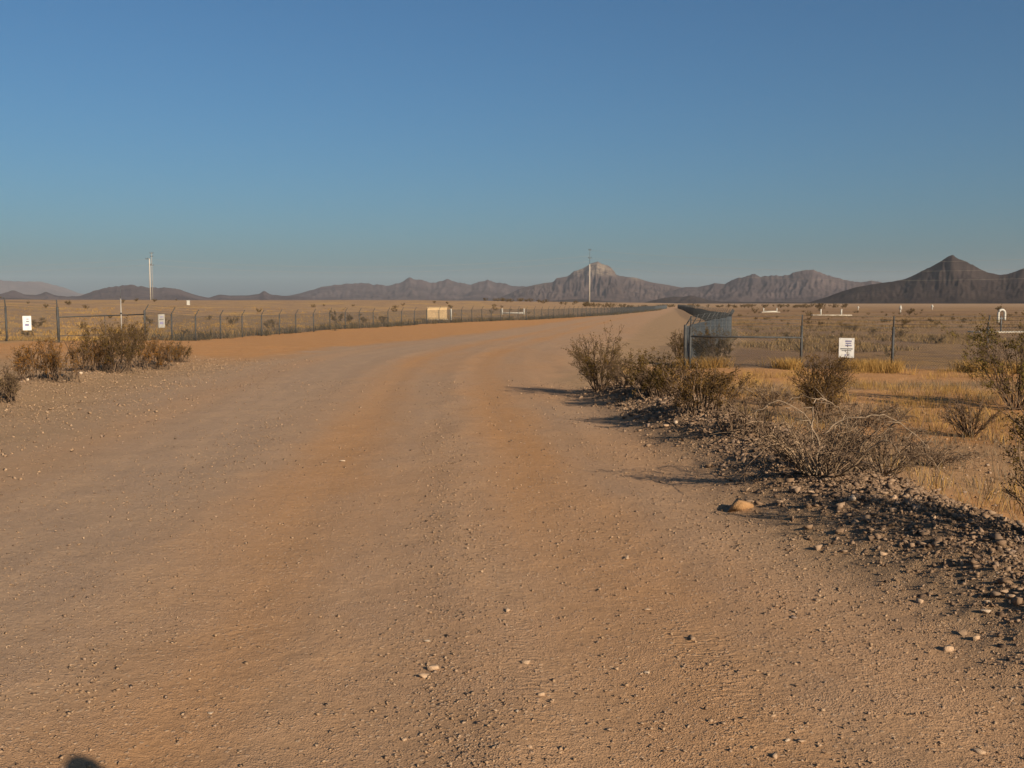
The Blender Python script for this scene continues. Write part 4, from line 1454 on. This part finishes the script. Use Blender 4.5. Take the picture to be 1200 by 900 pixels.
for i, (px_, py_, w_, hs_, m_, lb) in enumerate((
        (508, 784, 19, 1.1, M_ROCK, 'upper of two touching tan stones in mid-road foreground'),
        (497, 793, 18, 0.8, M_ROCK, 'lower flatter of two touching tan stones in mid-road foreground'),
        (616, 777, 15, 0.9, M_ROCK, 'single tan stone right of the touching pair on the road'),
        (501, 752, 11, 0.5, M_ROCK_PALE, 'flat pale chip lying just above the touching pair'),
        (594, 716, 14, 0.6, M_ROCK, 'tan stone on the gravel line left of the orange wheel track'),
        (634, 815, 13, 0.8, M_ROCK, 'brownish stone on the gravel line in the lower foreground'),
        (606, 834, 9, 0.7, M_ROCK_PALE, 'small pale stone on the gravel line near the bottom'),
        (620, 876, 10, 0.7, M_ROCK, 'small tan stone lowest on the gravel line'),
        (474, 867, 11, 0.7, M_ROCK, 'small tan stone left of the gravel line near the bottom'),
        (736, 655, 13, 0.7, M_ROCK, 'tan stone on the right wheel track, farthest of its kind'),
        (758, 715, 12, 0.6, M_ROCK, 'flat tan stone on the right wheel track'),
        (810, 749, 10, 0.8, M_ROCK, 'small stone between the right wheel track and the berm'),
        (758, 789, 10, 0.7, M_ROCK_PALE, 'small pale stone on the right half of the road'),
        (908, 887, 14, 0.8, M_ROCK, 'tan stone in a trio at the bottom right of the road'),
        (938, 870, 13, 0.8, M_ROCK, 'tan stone right of the bottom trio'),
        (922, 868, 11, 0.7, M_ROCK_PALE, 'pale stone in the bottom right trio'),
        (1147, 882, 17, 0.6, M_ROCK, 'flat tan stone at the bottom right corner'),
        (956, 705, 12, 0.7, M_ROCK, 'tan stone on the bare strip beside the berm'),
        (930, 724, 12, 0.6, M_ROCK_DARK, 'dark stone on the bare strip beside the berm'),
        (247, 836, 10, 0.5, M_ROCK_PALE, 'pale flat chip on the left half of the road'),
        (401, 541, 9, 0.5, M_ROCK_PALE, 'pale chip at the upper left of the road'),
        )):
    rock(px_, py_, w_, lb, m_, i, hs=hs_, rz=i * 1.3)
gb = 'rocks picked out along the gravel berm'
for i, (px_, py_, w_, hs_, m_, lb) in enumerate((
        (1110, 762, 15, 1.5, M_ROCK, 'upright tan rock with a long shadow at the foot of the berm'),
        (1144, 750, 13, 1.1, M_ROCK, 'squarish tan rock right of the upright one at the berm foot'),
        (1078, 706, 12, 0.9, M_ROCK, 'rounded tan rock on the lower berm'),
        (1155, 718, 15, 0.7, M_ROCK_PALE, 'pale flat rock in the lower right berm'),
        (1158, 707, 12, 0.7, M_ROCK_PALE, 'pale rock just above the flat pale one in the berm'),
        (792, 496, 11, 1.3, M_ROCK_PALE, 'pale upright block on the far berm by the rounded bush'),
        (1001, 586, 14, 1.1, M_ROCK_PALE, 'white-faced rock on the berm crest below the low dead shrub'),
        (950, 578, 13, 1.0, M_ROCK, 'tan rock on the berm crest under the dead tangle'),
        (746, 490, 11, 0.9, M_ROCK_DARK, 'dark rock in the far berm, left of the pale block'),
        (760, 500, 12, 1.0, M_ROCK_DARK, 'dark rock at the foot of the far berm'),
        (737, 498, 10, 0.9, M_ROCK_DARK, 'dark low rock at the road side of the far berm'),
        (780, 500, 11, 0.9, M_ROCK, 'brown rock touching the pale block on the far berm'),
        (1128, 660, 13, 0.9, M_ROCK, 'tan rock in the shaded hollow of the berm'),
        (1185, 700, 14, 0.9, M_ROCK, 'tan rock on the berm near the right edge'),
        (1035, 650, 11, 0.9, M_ROCK, 'tan rock midway down the road side of the berm'),
        (868, 597, 44, 1.1, M_CLOD, 'rounded clod of orange earth at the road edge below the dead tangle'),
        (94, 438, 9, 0.9, M_ROCK_PALE, 'pale stone below the tallest left shrub'),
        (33, 446, 9, 0.8, M_ROCK_PALE, 'pale stone below the rusty left shrub'),
        )):
    rock(px_, py_, w_, lb, m_, i + 3, gb, hs=hs_, rz=i * 0.9)
n_ = 0
while n_ < 110:
    y_ = 5.2 + 15.5 * g.random() ** 1.3
    s_ = 4.05 + g.normal() * 0.7
    x_ = float(centre(y_)) + s_
    if abs(x_) > 0.53 * y_ + 0.1 or s_ < 3.45:
        continue
    r_ = 0.017 + 0.020 * g.random() ** 2 + 0.001 * y_
    mt = (M_ROCK_DARK, M_ROCK_DARK, M_ROCK_DARK, M_ROCK)[n_ % 4]
    o = link('rock', rock_mesh(int(g.integers(0, 8)), mt), None, None, (x_, y_, Hs(x_, y_) + r_ * 0.25), (g.normal() * 0.3, g.normal() * 0.3, g.random() * 6.28), (r_, r_ * 0.9, r_ * (0.7 + 0.5 * g.random())))
    tag(o, 'one of the fist-sized brown rocks mixed into the gravel berm', 'rock', 'fist-sized rocks in the berm')
    n_ += 1


# ------------------------------------------------------------------ the person beside the camera, of whom only the shadow of the hat shows
def person():
    hx, hy, _ = ground_at(88, 888)             # where the top of the shadow falls
    hgt = 1.86
    z = 0.30
    Ls = hgt / math.tan(SUN_EL)
    fx, fy = hx + Ls * math.sin(SUN_AZ), hy - Ls * math.cos(SUN_AZ)
    z = Hs(fx, fy)
    root = empty('person', (fx, fy, z), 'person in a cap standing beside the camera, of whom only the head shadow shows', 'person', rotz=0.1)
    V = [((0, 0, 0.95), .16), ((0, 0, 1.15), .15), ((0, 0, 1.36), .17), ((0, 0, 1.48), .07), ((0, 0.01, 1.58), .09), ((0, 0.02, 1.70), .085),
         ((.19, 0, 1.40), .07), ((.25, 0.02, 1.12), .05), ((.24, 0.12, 0.88), .04), ((.24, 0.15, 0.79), .04),
         ((-.19, 0, 1.40), .07), ((-.25, 0.02, 1.12), .05), ((-.24, 0.12, 0.88), .04), ((-.24, 0.15, 0.79), .04),
         ((.10, 0, 0.86), .10), ((.11, 0.01, 0.48), .07), ((.11, -0.02, 0.09), .045), ((.12, 0.14, 0.045), .045),
         ((-.10, 0, 0.86), .10), ((-.11, 0.01, 0.48), .07), ((-.11, -0.02, 0.09), .045), ((-.12, 0.14, 0.045), .045)]
    E = [(0, 1), (1, 2), (2, 3), (3, 4), (4, 5), (2, 6), (6, 7), (7, 8), (8, 9), (2, 10), (10, 11), (11, 12), (12, 13), (0, 14), (14, 15), (15, 16), (16, 17), (0, 18), (18, 19), (19, 20), (20, 21)]
    me = bpy.data.meshes.new('body')
    me.from_pydata([v for v, _ in V], E, [])
    o = link('body', me, M_CLOTH, root)
    md = o.modifiers.new('skin', 'SKIN')
    for i, (_, r) in enumerate(V):
        me.skin_vertices[0].data[i].radius = (r, r)
    me.skin_vertices[0].data[0].use_root = True
    o.modifiers.new('smooth', 'SUBSURF').levels = 2
    link('cap', cyl_mesh('cap', 0.10, 0.06, 0.14, 16, 1.72, 0.03), M_CLOTH, root)


M_CLOTH = simple_mat('tan_cloth', (0.20, 0.17, 0.13), (0.26, 0.22, 0.17), 12.0, 0.9)
person()


# ------------------------------------------------------------------ haze over the whole valley
def haze():
    x0, y0, z0, z1 = 9900.0, 9900.0, -12.0, 265.0
    v = [(sx * x0, sy * y0, zz) for zz in (z0, z1) for sx, sy in ((-1, -1), (1, -1), (1, 1), (-1, 1))]
    f = [(3, 2, 1, 0), (4, 5, 6, 7), (0, 1, 5, 4), (1, 2, 6, 5), (2, 3, 7, 6), (3, 0, 4, 7)]
    me = bpy.data.meshes.new('haze')
    me.from_pydata(v, [], f)
    m = bpy.data.materials.new('valley_haze')
    m.use_nodes = True
    nt = m.node_tree
    nt.nodes.clear()
    out = nt.nodes.new('ShaderNodeOutputMaterial')
    vol = nt.nodes.new('ShaderNodeVolumePrincipled')
    vol.inputs['Color'].default_value = (0.72, 0.80, 0.94, 1)
    vol.inputs['Density'].default_value = 4.0e-5
    vol.inputs['Anisotropy'].default_value = 0.0
    nt.links.new(vol.outputs[0], out.inputs['Volume'])
    m.volume_intersection_method = 'FAST' if hasattr(m, 'volume_intersection_method') else None
    kind(link('haze', me, m), 'stuff', 'thin dusty haze lying over the whole desert valley')


haze()
